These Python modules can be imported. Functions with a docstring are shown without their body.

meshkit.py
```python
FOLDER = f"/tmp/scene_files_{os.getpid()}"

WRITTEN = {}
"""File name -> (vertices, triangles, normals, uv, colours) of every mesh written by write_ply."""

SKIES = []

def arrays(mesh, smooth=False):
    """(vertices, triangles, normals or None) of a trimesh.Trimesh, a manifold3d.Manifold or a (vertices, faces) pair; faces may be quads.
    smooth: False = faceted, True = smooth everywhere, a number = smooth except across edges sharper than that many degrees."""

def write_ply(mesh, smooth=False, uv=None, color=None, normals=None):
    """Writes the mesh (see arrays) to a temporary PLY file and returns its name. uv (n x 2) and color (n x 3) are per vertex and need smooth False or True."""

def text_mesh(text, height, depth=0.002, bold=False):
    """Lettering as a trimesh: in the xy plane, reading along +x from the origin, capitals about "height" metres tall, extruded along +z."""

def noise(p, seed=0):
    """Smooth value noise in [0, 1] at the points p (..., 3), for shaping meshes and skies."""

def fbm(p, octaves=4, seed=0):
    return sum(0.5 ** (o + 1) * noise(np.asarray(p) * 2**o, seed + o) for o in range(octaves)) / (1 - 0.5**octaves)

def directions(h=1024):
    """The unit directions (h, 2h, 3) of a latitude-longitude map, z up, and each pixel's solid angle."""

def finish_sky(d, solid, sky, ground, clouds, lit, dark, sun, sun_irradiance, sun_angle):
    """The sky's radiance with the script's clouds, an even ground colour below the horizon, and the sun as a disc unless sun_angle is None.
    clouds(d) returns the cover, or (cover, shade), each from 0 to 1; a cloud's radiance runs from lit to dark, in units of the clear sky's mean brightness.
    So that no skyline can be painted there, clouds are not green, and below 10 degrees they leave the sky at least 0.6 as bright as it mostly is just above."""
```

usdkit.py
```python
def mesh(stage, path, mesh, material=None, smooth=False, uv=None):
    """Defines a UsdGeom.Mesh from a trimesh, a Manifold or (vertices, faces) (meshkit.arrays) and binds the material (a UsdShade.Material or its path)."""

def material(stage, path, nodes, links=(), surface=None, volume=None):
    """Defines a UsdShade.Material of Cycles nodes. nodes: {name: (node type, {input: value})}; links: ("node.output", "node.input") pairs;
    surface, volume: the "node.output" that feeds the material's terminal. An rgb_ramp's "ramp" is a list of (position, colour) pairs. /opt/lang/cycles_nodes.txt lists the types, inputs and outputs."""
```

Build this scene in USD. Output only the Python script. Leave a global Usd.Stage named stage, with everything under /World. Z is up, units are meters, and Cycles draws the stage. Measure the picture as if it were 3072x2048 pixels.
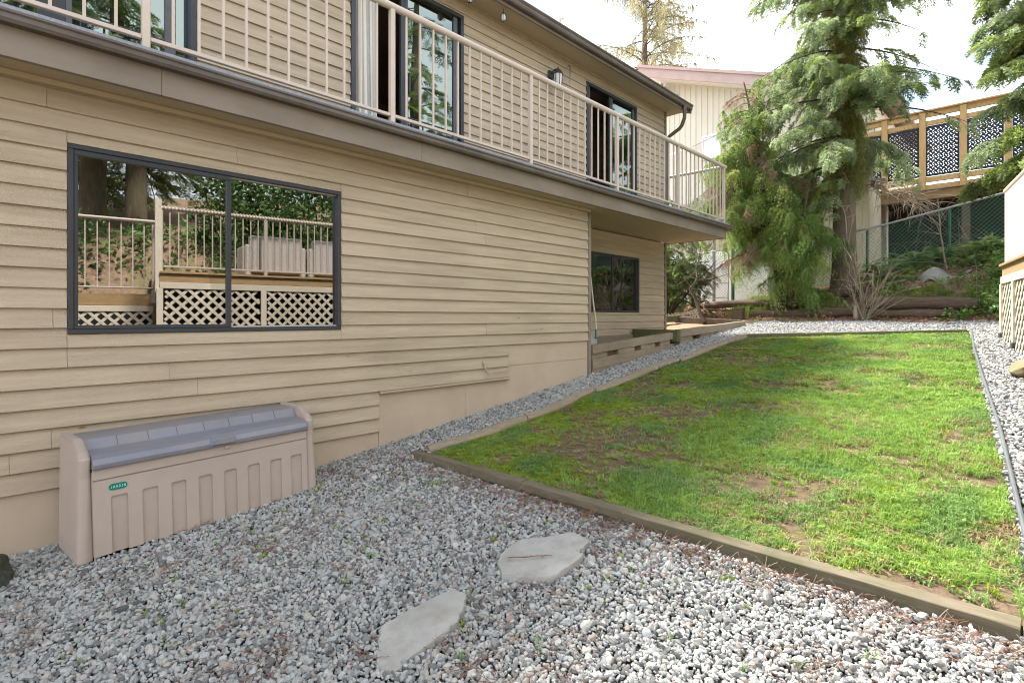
import math, random
import numpy as np, trimesh
import usdkit, meshkit
from pxr import Usd, UsdGeom, UsdLux, UsdShade, Sdf, Gf, Vt
from shapely.geometry import Polygon, box as sbox
from shapely import affinity

rng = np.random.default_rng(7)
random.seed(7)
PI = math.pi
stage = Usd.Stage.CreateInMemory()
UsdGeom.SetStageUpAxis(stage, 'Z')
UsdGeom.SetStageMetersPerUnit(stage, 1.0)
UsdGeom.Xform.Define(stage, '/World')
UsdGeom.Scope.Define(stage, '/World/Looks')

# ------------------------------------------------------------------ camera, sky, sun, exposure
# x runs along the house wall away from the viewer, y towards the house, z up; the eye is the origin
FW = np.array([.7221, .6916, 0.0]); FW /= np.linalg.norm(FW)
RT = np.array([FW[1], -FW[0], 0.0])
cam = UsdGeom.Camera.Define(stage, '/World/camera')
M = Gf.Matrix4d(1.0)
M.SetRow(0, Gf.Vec4d(*RT, 0)); M.SetRow(1, Gf.Vec4d(0, 0, 1, 0)); M.SetRow(2, Gf.Vec4d(*(-FW), 0)); M.SetRow(3, Gf.Vec4d(0, 0, 0, 1))
cam.AddTransformOp().Set(M)
cam.CreateHorizontalApertureAttr(36.0)
cam.CreateVerticalApertureAttr(36.0 * 682 / 1024)
cam.CreateFocalLengthAttr(36.0 * 1643 / 3072)
cam.CreateVerticalApertureOffsetAttr(-36.0 * 72 / 3072)
cam.CreateFStopAttr(0.0)
cam.CreateExposureAttr(1.85)

SUN_TO = np.array([.12, .75, 1.15]); SUN_TO /= np.linalg.norm(SUN_TO)
sun_el, sun_rot = math.asin(SUN_TO[2]), math.atan2(SUN_TO[0], SUN_TO[1])
sun = UsdLux.DistantLight.Define(stage, '/World/sun')
sun.CreateIntensityAttr(1.0); sun.CreateAngleAttr(9.0); sun.CreateNormalizeAttr(True)
sun.CreateColorAttr(Gf.Vec3f(1.0, .95, .86))
zax = SUN_TO; xax = np.cross([0, 0, 1.0], zax); xax /= np.linalg.norm(xax); yax = np.cross(zax, xax)
S = Gf.Matrix4d(1.0); S.SetRow(0, Gf.Vec4d(*xax, 0)); S.SetRow(1, Gf.Vec4d(*yax, 0)); S.SetRow(2, Gf.Vec4d(*zax, 0))
sun.AddTransformOp().Set(S)

sky = UsdLux.DomeLight.Define(stage, '/World/sky')
sky.GetPrim().SetCustomDataByKey('kind', 'structure')
skym = usdkit.material(stage, '/World/Looks/sky_look', {
    'sky': ('sky_texture', {'sky_type': 'single_scattering', 'sun_disc': False, 'sun_elevation': sun_el, 'sun_rotation': sun_rot}),
    'tc': ('texture_coordinate', {}),
    'mp': ('mapping', {'scale': (1.0, 1.0, 2.2), 'location': (1.3, .4, .2)}),
    'no': ('noise_texture', {'scale': 1.7, 'detail': 5, 'roughness': .55}),
    'rm': ('rgb_ramp', {'ramp': [(0.0, (1, 1, 1)), (.46, (.95, .95, .95)), (.58, (.15, .15, .15)), (1.0, (.05, .05, .05))]}),
    'mx': ('mix', {'color2': (7.4, 7.6, 7.8)}),
    'bg': ('background_shader', {'strength': .095})},
    [('tc.generated', 'mp.vector'), ('mp.vector', 'no.vector'), ('no.fac', 'rm.fac'), ('rm.color', 'mx.fac'), ('sky.color', 'mx.color1'), ('mx.color', 'bg.color')], surface='bg.background')
UsdShade.MaterialBindingAPI.Apply(sky.GetPrim()).Bind(skym)

# ------------------------------------------------------------------ helpers
USED = {}
def path_for(name, parent=None):
    base = str(parent.GetPath()) if parent is not None else '/World'
    k = USED.get((base, name), 0); USED[(base, name)] = k + 1
    return f'{base}/{name}' if k == 0 else f'{base}/{name}_{k:03d}'

def tag(p, label=None, cat=None, group=None, kind=None):
    p = p.GetPrim() if hasattr(p, 'GetPrim') else p
    for k, v in (('label', label), ('category', cat), ('group', group), ('kind', kind)):
        if v: p.SetCustomDataByKey(k, v)
    return p

def thing(name, label=None, cat=None, loc=None, group=None, kind=None, parent=None, rotz=0.0):
    x = UsdGeom.Xform.Define(stage, path_for(name, parent))
    if loc is not None: x.AddTranslateOp().Set(Gf.Vec3d(*map(float, loc)))
    if rotz: x.AddRotateZOp().Set(rotz)
    return tag(x, label, cat, group, kind)

class Bag:
    def __init__(s): s.v, s.f, s.n = [], [], 0
    def add(s, v, f):
        v = np.asarray(v, float); f = np.asarray(f, int)
        if f.ndim == 2 and f.shape[1] == 4: f = np.vstack([f[:, [0, 1, 2]], f[:, [0, 2, 3]]])
        s.v.append(v); s.f.append(f + s.n); s.n += len(v); return s
    def mesh(s): return np.vstack(s.v), np.vstack(s.f)
    def box(s, x0, x1, y0, y1, z0, z1, c=0.0):
        return s.obox([(x0 + x1) / 2, (y0 + y1) / 2, (z0 + z1) / 2], [x1 - x0, y1 - y0, z1 - z0], np.eye(3), c)
    def obox(s, cen, size, axes, c=0.0):
        h = np.abs(np.asarray(size, float)) / 2; axes = np.asarray(axes, float)
        if c <= 0:
            p = np.array([[i, j, k] for i in (-1, 1) for j in (-1, 1) for k in (-1, 1)], float) * h; f = BOXF
        else:
            c = min(c, h.min() * .45); p = CB_SIGN * h - CB_CUT * CB_SIGN * c; f = CBF
        return s.add(p @ axes + np.asarray(cen, float), f)
    def beam(s, a, b, w, h, c=0.0, up=(0, 0, 1)):
        a, b = np.asarray(a, float), np.asarray(b, float); d = b - a; L = np.linalg.norm(d); d = d / L
        u = np.asarray(up, float); side = np.cross(u, d); side /= np.linalg.norm(side); u = np.cross(d, side)
        return s.obox((a + b) / 2, [L, w, h], [d, side, u], c)
    def tube(s, pts, r, sides=6, caps=True):
        p = np.asarray(pts, float); n = len(p); r = np.broadcast_to(np.asarray(r, float), (n,))
        t = np.gradient(p, axis=0); t /= np.linalg.norm(t, axis=1, keepdims=True) + 1e-12
        ref = np.array([0, 0, 1.0]) if abs(t[:, 2].mean()) < .8 else np.array([1.0, 0, 0])
        a = np.cross(t, ref); a /= np.linalg.norm(a, axis=1, keepdims=True) + 1e-12; b = np.cross(t, a)
        ang = np.arange(sides) * 2 * PI / sides
        v = p[:, None] + r[:, None, None] * (np.cos(ang)[None, :, None] * a[:, None] + np.sin(ang)[None, :, None] * b[:, None])
        v = v.reshape(-1, 3)
        i, j = np.meshgrid(np.arange(n - 1), np.arange(sides), indexing='ij'); i, j = i.ravel(), j.ravel(); k = (j + 1) % sides
        q = np.stack([i * sides + j, i * sides + k, (i + 1) * sides + k, (i + 1) * sides + j], 1)
        f = np.vstack([q[:, [0, 1, 2]], q[:, [0, 2, 3]]])
        if caps:
            v = np.vstack([v, p[0], p[-1]]); m = n * sides; jj = np.arange(sides); kk = (jj + 1) % sides
            f = np.vstack([f, np.stack([np.full(sides, m), kk, jj], 1), np.stack([np.full(sides, m + 1), (n - 1) * sides + jj, (n - 1) * sides + kk], 1)])
        return s.add(v, f)
    def prism(s, poly, o, ex, ey, en, depth, holes_poly=None):
        """polygon (2d in ex, ey at o) extruded along en by depth"""
        g = poly if isinstance(poly, Polygon) else Polygon(poly)
        m = trimesh.creation.extrude_polygon(g, depth, engine='earcut')
        v = np.asarray(m.vertices)
        return s.add(np.asarray(o) + v[:, :1] * np.asarray(ex, float) + v[:, 1:2] * np.asarray(ey, float) + v[:, 2:] * np.asarray(en, float), m.faces)
    def tm(s, m): return s.add(m.vertices, m.faces)

BOXF = np.array([[0, 1, 3], [0, 3, 2], [4, 6, 7], [4, 7, 5], [0, 4, 5], [0, 5, 1], [2, 3, 7], [2, 7, 6], [0, 2, 6], [0, 6, 4], [1, 5, 7], [1, 7, 3]])
_sg = np.array([[i, j, k] for i in (-1, 1) for j in (-1, 1) for k in (-1, 1)], float)
CB_SIGN = np.repeat(_sg, 3, axis=0); CB_CUT = np.tile(np.array([[0, 1, 1], [1, 0, 1], [1, 1, 0]], float), (8, 1))
_hull = trimesh.convex.convex_hull(CB_SIGN * np.array([1, 1.1, 1.2]) - CB_CUT * CB_SIGN * .2, repair=False)
_map = [int(np.argmin(np.linalg.norm((CB_SIGN * np.array([1, 1.1, 1.2]) - CB_CUT * CB_SIGN * .2) - v, axis=1))) for v in _hull.vertices]
CBF = np.array(_map)[np.asarray(_hull.faces)]

def obj(name, bag, mat, parent=None, smooth=False, label=None, cat=None, group=None, kind=None):
    vv, ff = bag.mesh() if isinstance(bag, Bag) else bag; u_, inv_ = np.unique(np.asarray(ff), return_inverse=True); bag = (np.asarray(vv)[u_], inv_.reshape(-1, 3))
    m = usdkit.mesh(stage, path_for(name, parent), bag.mesh() if isinstance(bag, Bag) else bag, mat, smooth=smooth)
    return tag(m, label, cat, group, kind)

def quats(X, Zup):
    """quaternions (w,x,y,z) turning local x to X and local z near Zup"""
    X = X / (np.linalg.norm(X, axis=1, keepdims=True) + 1e-9)
    Y = np.cross(Zup, X); Y /= np.linalg.norm(Y, axis=1, keepdims=True) + 1e-9
    Z = np.cross(X, Y); R = np.stack([X, Y, Z], 2)
    from scipy.spatial.transform import Rotation
    q = Rotation.from_matrix(R).as_quat(); return np.concatenate([q[:, 3:], q[:, :3]], 1)

def scatter(name, protos, pos, q, scale, which, parent=None, kind='stuff', label=None, cat=None):
    """PointInstancer; protos: list of (name, mesh, material)"""
    pi = UsdGeom.PointInstancer.Define(stage, path_for(name, parent)); base = pi.GetPrim()
    targets = []
    for i, (pn, pm, pmat) in enumerate(protos):
        m = usdkit.mesh(stage, path_for(pn, base), pm.mesh() if isinstance(pm, Bag) else pm, pmat, smooth=False)
        targets.append(m.GetPath())
    pi.CreatePrototypesRel().SetTargets(targets)
    pi.CreatePositionsAttr(Vt.Vec3fArray.FromNumpy(np.asarray(pos, np.float32)))
    pi.CreateProtoIndicesAttr(Vt.IntArray.FromNumpy(np.asarray(which, np.int32)))
    q = np.asarray(q, np.float32)
    pi.CreateOrientationsAttr(Vt.QuathArray([Gf.Quath(float(a), float(b), float(c), float(d)) for a, b, c, d in q]))
    sc = np.asarray(scale, np.float32); sc = np.repeat(sc[:, None], 3, 1) if sc.ndim == 1 else sc
    pi.CreateScalesAttr(Vt.Vec3fArray.FromNumpy(sc))
    return tag(pi, label, cat, None, kind)

def randq(n, r=rng):
    q = r.normal(size=(n, 4)); return q / np.linalg.norm(q, axis=1, keepdims=True)
def zq(a):
    z = np.zeros_like(a); return np.stack([np.cos(a / 2), z, z, np.sin(a / 2)], 1)

# ------------------------------------------------------------------ materials
def surf(name, c1, c2, scale=6.0, stretch=(1, 1, 1), rough=.7, bump=0.0, bscale=40.0, bstretch=None, c3=None, s3=1.5, vary=0.0, spec=.4, detail=6, metallic=0.0, amt3=.6, dist=.004, extra=None):
    """two tones by noise, an optional third tone in large soft patches, bump by fine noise, random tone per piece"""
    N = {'tc': ('texture_coordinate', {}), 'm1': ('mapping', {'scale': stretch}),
         'n1': ('noise_texture', {'scale': scale, 'detail': detail, 'roughness': .6}),
         'r1': ('rgb_ramp', {'ramp': [(.3, c1), (.7, c2)]}),
         'p': ('principled_bsdf', {'roughness': rough, 'specular_ior_level': spec, 'metallic': metallic})}
    L = [('tc.object', 'm1.vector'), ('m1.vector', 'n1.vector'), ('n1.fac', 'r1.fac')]
    col = 'r1.color'
    if c3 is not None:
        N['n3'] = ('noise_texture', {'scale': s3, 'detail': 4, 'roughness': .65})
        N['r3'] = ('rgb_ramp', {'ramp': [(.45, (0, 0, 0)), (.7, (amt3, amt3, amt3))]})
        N['x3'] = ('mix', {'color2': c3})
        L += [('tc.object', 'n3.vector'), ('n3.fac', 'r3.fac'), ('r3.color', 'x3.fac'), (col, 'x3.color1')]; col = 'x3.color'
    if vary:
        N['oi'] = ('object_info', {}); N['mr'] = ('map_range', {'to_min': 1 - vary, 'to_max': 1 + vary})
        N['hv'] = ('hsv', {})
        L += [('oi.random', 'mr.value'), ('mr.result', 'hv.value'), (col, 'hv.color')]; col = 'hv.color'
    L.append((col, 'p.base_color'))
    if bump:
        N['m2'] = ('mapping', {'scale': bstretch or stretch}); N['n2'] = ('noise_texture', {'scale': bscale, 'detail': 5, 'roughness': .65})
        N['bp'] = ('bump', {'strength': bump, 'distance': dist})
        L += [('tc.object', 'm2.vector'), ('m2.vector', 'n2.vector'), ('n2.fac', 'bp.height'), ('bp.normal', 'p.normal')]
    if extra: extra(N, L, col)
    return usdkit.material(stage, '/World/Looks/' + name, N, L, surface='p.BSDF')

def leafmat(name, c1, c2, trans=.48, rough=.55, scale=3.0, spec=.3):
    """foliage: tone by position in the plant and by piece, some light passing through"""
    N = {'g': ('geometry', {}), 'n': ('noise_texture', {'scale': scale, 'detail': 3}), 'oi': ('object_info', {}),
         'ad': ('math', {'math_type': 'multiply_add', 'value2': .5}), 'sc': ('math', {'math_type': 'multiply_add', 'value2': .8, 'value3': -.15}),
         'r': ('rgb_ramp', {'ramp': [(.2, c1), (.75, c2)]}),
         'p': ('principled_bsdf', {'roughness': rough, 'specular_ior_level': spec}), 't': ('translucent_bsdf', {}), 'm': ('mix_closure', {'fac': trans})}
    L = [('g.position', 'n.vector'), ('oi.random', 'ad.value1'), ('n.fac', 'sc.value1'), ('sc.value', 'ad.value3'), ('ad.value', 'r.fac'),
         ('r.color', 'p.base_color'), ('r.color', 't.color'), ('p.BSDF', 'm.closure1'), ('t.BSDF', 'm.closure2')]
    return usdkit.material(stage, '/World/Looks/' + name, N, L, surface='m.closure')

def siding_extra(N, L, col):
    # rough sawn face: long grain plus slanted saw marks in patches
    N.update({'ms': ('mapping', {'rotation': (0, .5, 0), 'scale': (1, 1, 1)}),
              'wv': ('wave_texture', {'scale': 26.0, 'distortion': 3.0, 'detail': 2.0, 'detail_scale': 2.0, 'bands_direction': 'x'}),
              'np': ('noise_texture', {'scale': 1.1, 'detail': 2}), 'rp': ('rgb_ramp', {'ramp': [(.5, (0, 0, 0)), (.66, (.45, .45, .45))]}),
              'mm': ('mix', {'mix_type': 'multiply', 'fac': 1.0}), 'aa': ('mix', {'mix_type': 'add', 'fac': 1.0})})
    L[:] = [l for l in L if l != ('n2.fac', 'bp.height')]
    L += [('tc.object', 'ms.vector'), ('ms.vector', 'wv.vector'), ('tc.object', 'np.vector'), ('np.fac', 'rp.fac'), ('wv.color', 'mm.color1'), ('rp.color', 'mm.color2'),
          ('mm.color', 'aa.color1'), ('n2.color', 'aa.color2'), ('aa.color', 'bp.height')]

def siding_full(N, L, col):
    siding_extra(N, L, col)
    N.update({'kv': ('voronoi_texture', {'scale': 2.6}), 'km': ('mapping', {'scale': (.8, 1.0, 1.9)}), 'kr': ('rgb_ramp', {'ramp': [(0, (.42, .36, .30)), (.035, (.62, .57, .5)), (.06, (1, 1, 1))]}), 'kx': ('mix', {'mix_type': 'multiply', 'fac': 1.0})})
    L.remove((col, 'p.base_color')); L += [('tc.object', 'km.vector'), ('km.vector', 'kv.vector'), ('kv.distance', 'kr.fac'), (col, 'kx.color1'), ('kr.color', 'kx.color2'), ('kx.color', 'p.base_color')]

MT = {}
MT['siding'] = surf('siding_paint', (.362, .296, .212), (.468, .388, .288), scale=2.6, stretch=(.6, 4, 9), rough=.62, bump=1.0, bscale=24, bstretch=(1.4, 10, 14), c3=(.375, .30, .24), s3=1.3, amt3=.3, vary=.05, spec=.3, extra=siding_full, dist=.007)
MT['foundation'] = surf('foundation_paint', (0.3901, 0.3146, 0.235), (0.4277, 0.3478, 0.2679), scale=1.6, rough=.7, bump=.25, bscale=35, c3=(.345, .28, .205), s3=2.2, spec=.25)
MT['trim'] = surf('trim_paint', (0.16, 0.132, 0.1), (0.208, 0.172, 0.132), scale=3, stretch=(1, 1, .4), rough=.65, bump=.2, bscale=30, spec=.3)
MT['fascia'] = surf('fascia_paint', (0.152, 0.1248, 0.0976), (0.204, 0.1696, 0.136), scale=2.0, stretch=(.8, 1, 3), rough=.6, bump=.15, bscale=25, c3=(0.248, 0.212, 0.176), s3=.7, spec=.3)
MT['gutter'] = surf('gutter_metal', (0.0612, 0.0468, 0.03744), (0.0864, 0.0684, 0.05616), scale=3, rough=.38, c3=(0.1152, 0.0972, 0.0864), s3=2.5, spec=.5)
MT['flash'] = surf('flashing', (0.15, 0.165, 0.2025), (0.255, 0.27, 0.315), scale=60, rough=.45, bump=.5, bscale=90, dist=.003)
MT['soffit'] = surf('soffit_paint', (0.333, 0.27, 0.1845), (0.378, 0.3105, 0.216), scale=1.4, stretch=(.4, 2, 1), rough=.7, bump=.12, bscale=20, spec=.25)
MT['roof'] = surf('roof_shingle', (.075, .08, .085), (.13, .135, .14), scale=14, rough=.85, bump=.6, bscale=60)
MT['rail'] = surf('rail_paint', (0.4264, 0.3608, 0.3075), (0.4715, 0.4018, 0.3485), scale=5, rough=.4, spec=.45)
MT['frame'] = surf('window_frame', (0.0126, 0.0147, 0.0182), (0.021, 0.0238, 0.0287), scale=5, rough=.4, spec=.5)
MT['frame_grey'] = surf('door_frame_grey', (0.049, 0.0518, 0.0574), (0.07, 0.0735, 0.0805), scale=5, rough=.4, spec=.5)
MT['track'] = surf('window_track', (0.315, 0.322, 0.322), (0.385, 0.392, 0.392), scale=8, rough=.4)
MT['room'] = surf('room_wall', (.30, .20, .14), (.38, .26, .185), scale=.8, rough=.8)
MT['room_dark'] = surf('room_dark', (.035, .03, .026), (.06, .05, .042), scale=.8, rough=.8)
MT['curtain'] = surf('curtain_cloth', (0.592, 0.576, 0.544), (0.64, 0.624, 0.592), scale=9, stretch=(1, 1, .1), rough=.85, spec=.1)
MT['black'] = surf('black_metal', (.012, .014, .018), (.03, .033, .04), scale=8, rough=.4)
MT['lampglass'] = surf('lamp_glass', (.55, .56, .55), (.66, .67, .66), scale=6, rough=.15)
MT['box'] = surf('bin_plastic', (0.345, 0.2852, 0.2484), (0.3726, 0.311, 0.2723), scale=2.2, rough=.48, bump=.06, bscale=160, c3=(0.2944, 0.241, 0.2061), s3=2.5, amt3=.4, spec=.4, dist=.002)
MT['lid'] = surf('bin_lid_plastic', (0.1485, 0.153, 0.189), (0.1935, 0.198, 0.2385), scale=4, rough=.36, bump=.05, bscale=120, c3=(0.225, 0.198, 0.18), s3=5, amt3=.5, spec=.5, dist=.002)
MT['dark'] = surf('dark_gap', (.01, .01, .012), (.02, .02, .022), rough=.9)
MT['badge'] = surf('badge_green', (.0, .15, .11), (.0, .19, .14), rough=.35)
MT['badge_text'] = surf('badge_text', (.55, .68, .60), (.6, .72, .65), rough=.4)
MT['flag'] = surf('flagstone', (0.296, 0.2901, 0.2738), (0.3848, 0.3774, 0.3589), scale=7, stretch=(1, 1, 1), rough=.85, bump=.9, bscale=34, c3=(0.2442, 0.2294, 0.1998), s3=6, amt3=.7, dist=.008)
MT['timber_old'] = surf('timber_weathered', (0.1045, 0.08525, 0.055), (0.176, 0.1485, 0.1045), scale=9, stretch=(8, .55, 8), rough=.85, bump=.6, bscale=16, bstretch=(9, .5, 9), c3=(0.077, 0.07425, 0.033), s3=2.6, amt3=.8)
MT['timber_x'] = surf('timber_weathered_long', (0.1872, 0.1476, 0.1044), (0.2736, 0.2268, 0.1692), scale=9, stretch=(.5, 8, 8), rough=.85, bump=.6, bscale=16, bstretch=(.5, 9, 9), c3=(0.1368, 0.1152, 0.072), s3=1.3, vary=.12)
MT['timber_green'] = surf('timber_mossy', (0.072, 0.072, 0.03), (0.12, 0.111, 0.054), scale=7, stretch=(2, 2, 2), rough=.9, bump=.5, bscale=30)
MT['log'] = surf('round_log', (0.2025, 0.1613, 0.1125), (0.3, 0.2475, 0.18), scale=8, stretch=(.6, 6, 6), rough=.85, bump=.5, bscale=18, bstretch=(.8, 8, 8), c3=(0.18, 0.15, 0.09), s3=1.5)
MT['log_dark'] = surf('rotting_log', (.08, .055, .04), (.19, .125, .09), scale=9, stretch=(2, .6, 5), rough=.9, bump=.9, bscale=16, bstretch=(3, .8, 8), c3=(.07, .075, .03), s3=2.5, dist=.02)
MT['edging'] = surf('plastic_edging', (0.088, 0.1, 0.108), (0.128, 0.14, 0.148), scale=5, rough=.5)
MT['bark'] = surf('bark', (0.08, 0.06, 0.044), (0.192, 0.148, 0.104), scale=9, stretch=(2, 2, .35), rough=.95, bump=1.0, bscale=14, bstretch=(3, 3, .6), c3=(0.12, 0.12, 0.056), s3=2.0, dist=.03)
MT['bark_dark'] = surf('bark_dark', (.05, .035, .028), (.12, .085, .06), scale=9, stretch=(2, 2, .4), rough=.95, bump=.8, bscale=14, bstretch=(3, 3, .6), dist=.02)
MT['twig'] = surf('twig', (.20, .155, .12), (.33, .265, .20), scale=9, rough=.9)
MT['twig_pale'] = surf('twig_pale', (.22, .18, .125), (.36, .30, .22), scale=7, rough=.85)
MT['twig_red'] = surf('needle_litter', (.12, .05, .035), (.22, .11, .07), scale=9, rough=.9)
MT['cedar'] = surf('new_wood', (0.4, 0.252, 0.1), (0.496, 0.328, 0.152), scale=5, stretch=(4, 4, 1.0), rough=.7, bump=.15, bscale=25, vary=.06)
MT['cedar_old'] = surf('beam_wood', (0.27, 0.1725, 0.0825), (0.345, 0.2325, 0.12), scale=6, stretch=(.5, 4, 4), rough=.75, bump=.2, bscale=25, vary=.06)
MT['screen'] = surf('screen_black', (.010, .013, .022), (.018, .022, .034), rough=.45)
MT['lattice'] = surf('lattice_paint', (0.5084, 0.4469, 0.3608), (0.574, 0.5084, 0.4182), scale=6, rough=.65, bump=.15, bscale=40, c3=(0.451, 0.3936, 0.3116), s3=2, vary=.04)
MT['panel'] = surf('panel_cloth', (0.3978, 0.358, 0.3249), (0.4243, 0.3845, 0.3514), scale=2, rough=.8, bump=.05, bscale=10)
MT['rope'] = surf('rope', (0.336, 0.276, 0.208), (0.448, 0.376, 0.296), scale=40, rough=.85, bump=.6, bscale=120)
MT['rock'] = surf('mossy_rock', (0.15, 0.1162, 0.0675), (0.2325, 0.1875, 0.1162), scale=5, rough=.9, bump=.7, bscale=18, c3=(0.12, 0.12, 0.0375), s3=4, dist=.012)
MT['rock_dark'] = surf('dark_rock', (.025, .03, .024), (.075, .08, .06), scale=16, rough=.85, bump=1.0, bscale=25, dist=.01)
MT['slate'] = surf('slate_piece', (.06, .062, .07), (.09, .092, .10), scale=7, rough=.7)
MT['cream'] = surf('neighbour_siding', (0.5808, 0.5368, 0.44), (0.6424, 0.5984, 0.5016), scale=2, stretch=(2, 2, .3), rough=.7, bump=.1, bscale=20)
MT['cream2'] = surf('shed_siding', (0.493, 0.442, 0.34), (0.561, 0.51, 0.3995), scale=2, stretch=(2, 2, .3), rough=.7)
MT['pink'] = surf('neighbour_fascia', (0.391, 0.2848, 0.2635), (0.459, 0.34, 0.3145), scale=3, rough=.7)
MT['white'] = surf('white_paint', (.74, .73, .70), (.80, .79, .76), scale=3, rough=.6)
MT['winpane'] = surf('far_window_blind', (.70, .74, .80), (.76, .79, .84), rough=.3)
MT['galv'] = surf('galvanised_pipe', (0.315, 0.33, 0.345), (0.42, 0.435, 0.45), scale=12, rough=.4, metallic=.4)
MT['green_metal'] = surf('green_coated_pipe', (0.024, 0.096, 0.068), (0.048, 0.152, 0.104), scale=9, rough=.45)
MT['mesh_green'] = surf('green_coated_wire', (0.0425, 0.187, 0.136), (0.0765, 0.255, 0.1955), scale=3, rough=.5)
MT['mesh_grey'] = surf('grey_wire', (.16, .18, .18), (.27, .29, .29), scale=3, rough=.5)
MT['wicker'] = surf('wicker', (.40, .36, .33), (.56, .52, .48), scale=20, stretch=(1, 1, 8), rough=.8, bump=.9, bscale=60, bstretch=(1, 1, 2), dist=.01)
MT['dish'] = surf('dish_grey', (.40, .41, .42), (.46, .47, .48), rough=.5)
MT['blue'] = surf('blue_plastic', (.06, .16, .20), (.09, .22, .26), rough=.45)

def glass(name, ior, tint=(1, 1, 1), rough=0.0, g=(1, 1, 1)):
    return usdkit.material(stage, '/World/Looks/' + name, {
        'fr': ('fresnel', {'IOR': ior}), 'tr': ('transparent_bsdf', {'color': tint}), 'gl': ('glossy_bsdf', {'color': g, 'roughness': rough}), 'mx': ('mix_closure', {})},
        [('fr.fac', 'mx.fac'), ('tr.BSDF', 'mx.closure1'), ('gl.BSDF', 'mx.closure2')], surface='mx.closure')
MT['glass'] = glass('window_glass', 3.3, (.55, .55, .53))
MT['glass_green'] = glass('door_glass', 2.9, (.45, .52, .49), .012, (.86, 1.0, .95))

# stones: tone by the place of each stone
def stone_mat(name, cols):
    N = {'oi': ('object_info', {}), 'wn': ('white_noise_texture', {}), 'r': ('rgb_ramp', {'ramp': cols}),
         'tc': ('texture_coordinate', {}), 'n': ('noise_texture', {'scale': 90.0, 'detail': 3}), 'rn': ('rgb_ramp', {'ramp': [(.35, (.55, .56, .57)), (.62, (1.25, 1.25, 1.24))]}),
         'mu': ('mix', {'mix_type': 'multiply', 'fac': 1.0}), 'p': ('principled_bsdf', {'roughness': .75, 'specular_ior_level': .35})}
    return usdkit.material(stage, '/World/Looks/' + name, N, [('oi.location', 'wn.vector'), ('wn.value', 'r.fac'), ('tc.object', 'n.vector'), ('n.fac', 'rn.fac'), ('r.color', 'mu.color1'), ('rn.color', 'mu.color2'), ('mu.color', 'p.base_color')], surface='p.BSDF')
MT['pebble'] = stone_mat('pebble', [(0, (0.111, 0.111, 0.11)), (0.14, (0.17, 0.173, 0.172)), (0.34, (0.305, 0.31, 0.305)), (0.6, (0.405, 0.405, 0.396)), (0.74, (0.323, 0.346, 0.351)), (0.84, (0.378, 0.346, 0.305)), (0.93, (0.486, 0.482, 0.468)), (0.97, (0.296, 0.233, 0.197)), (1, (0.351, 0.27, 0.233))])

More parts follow.
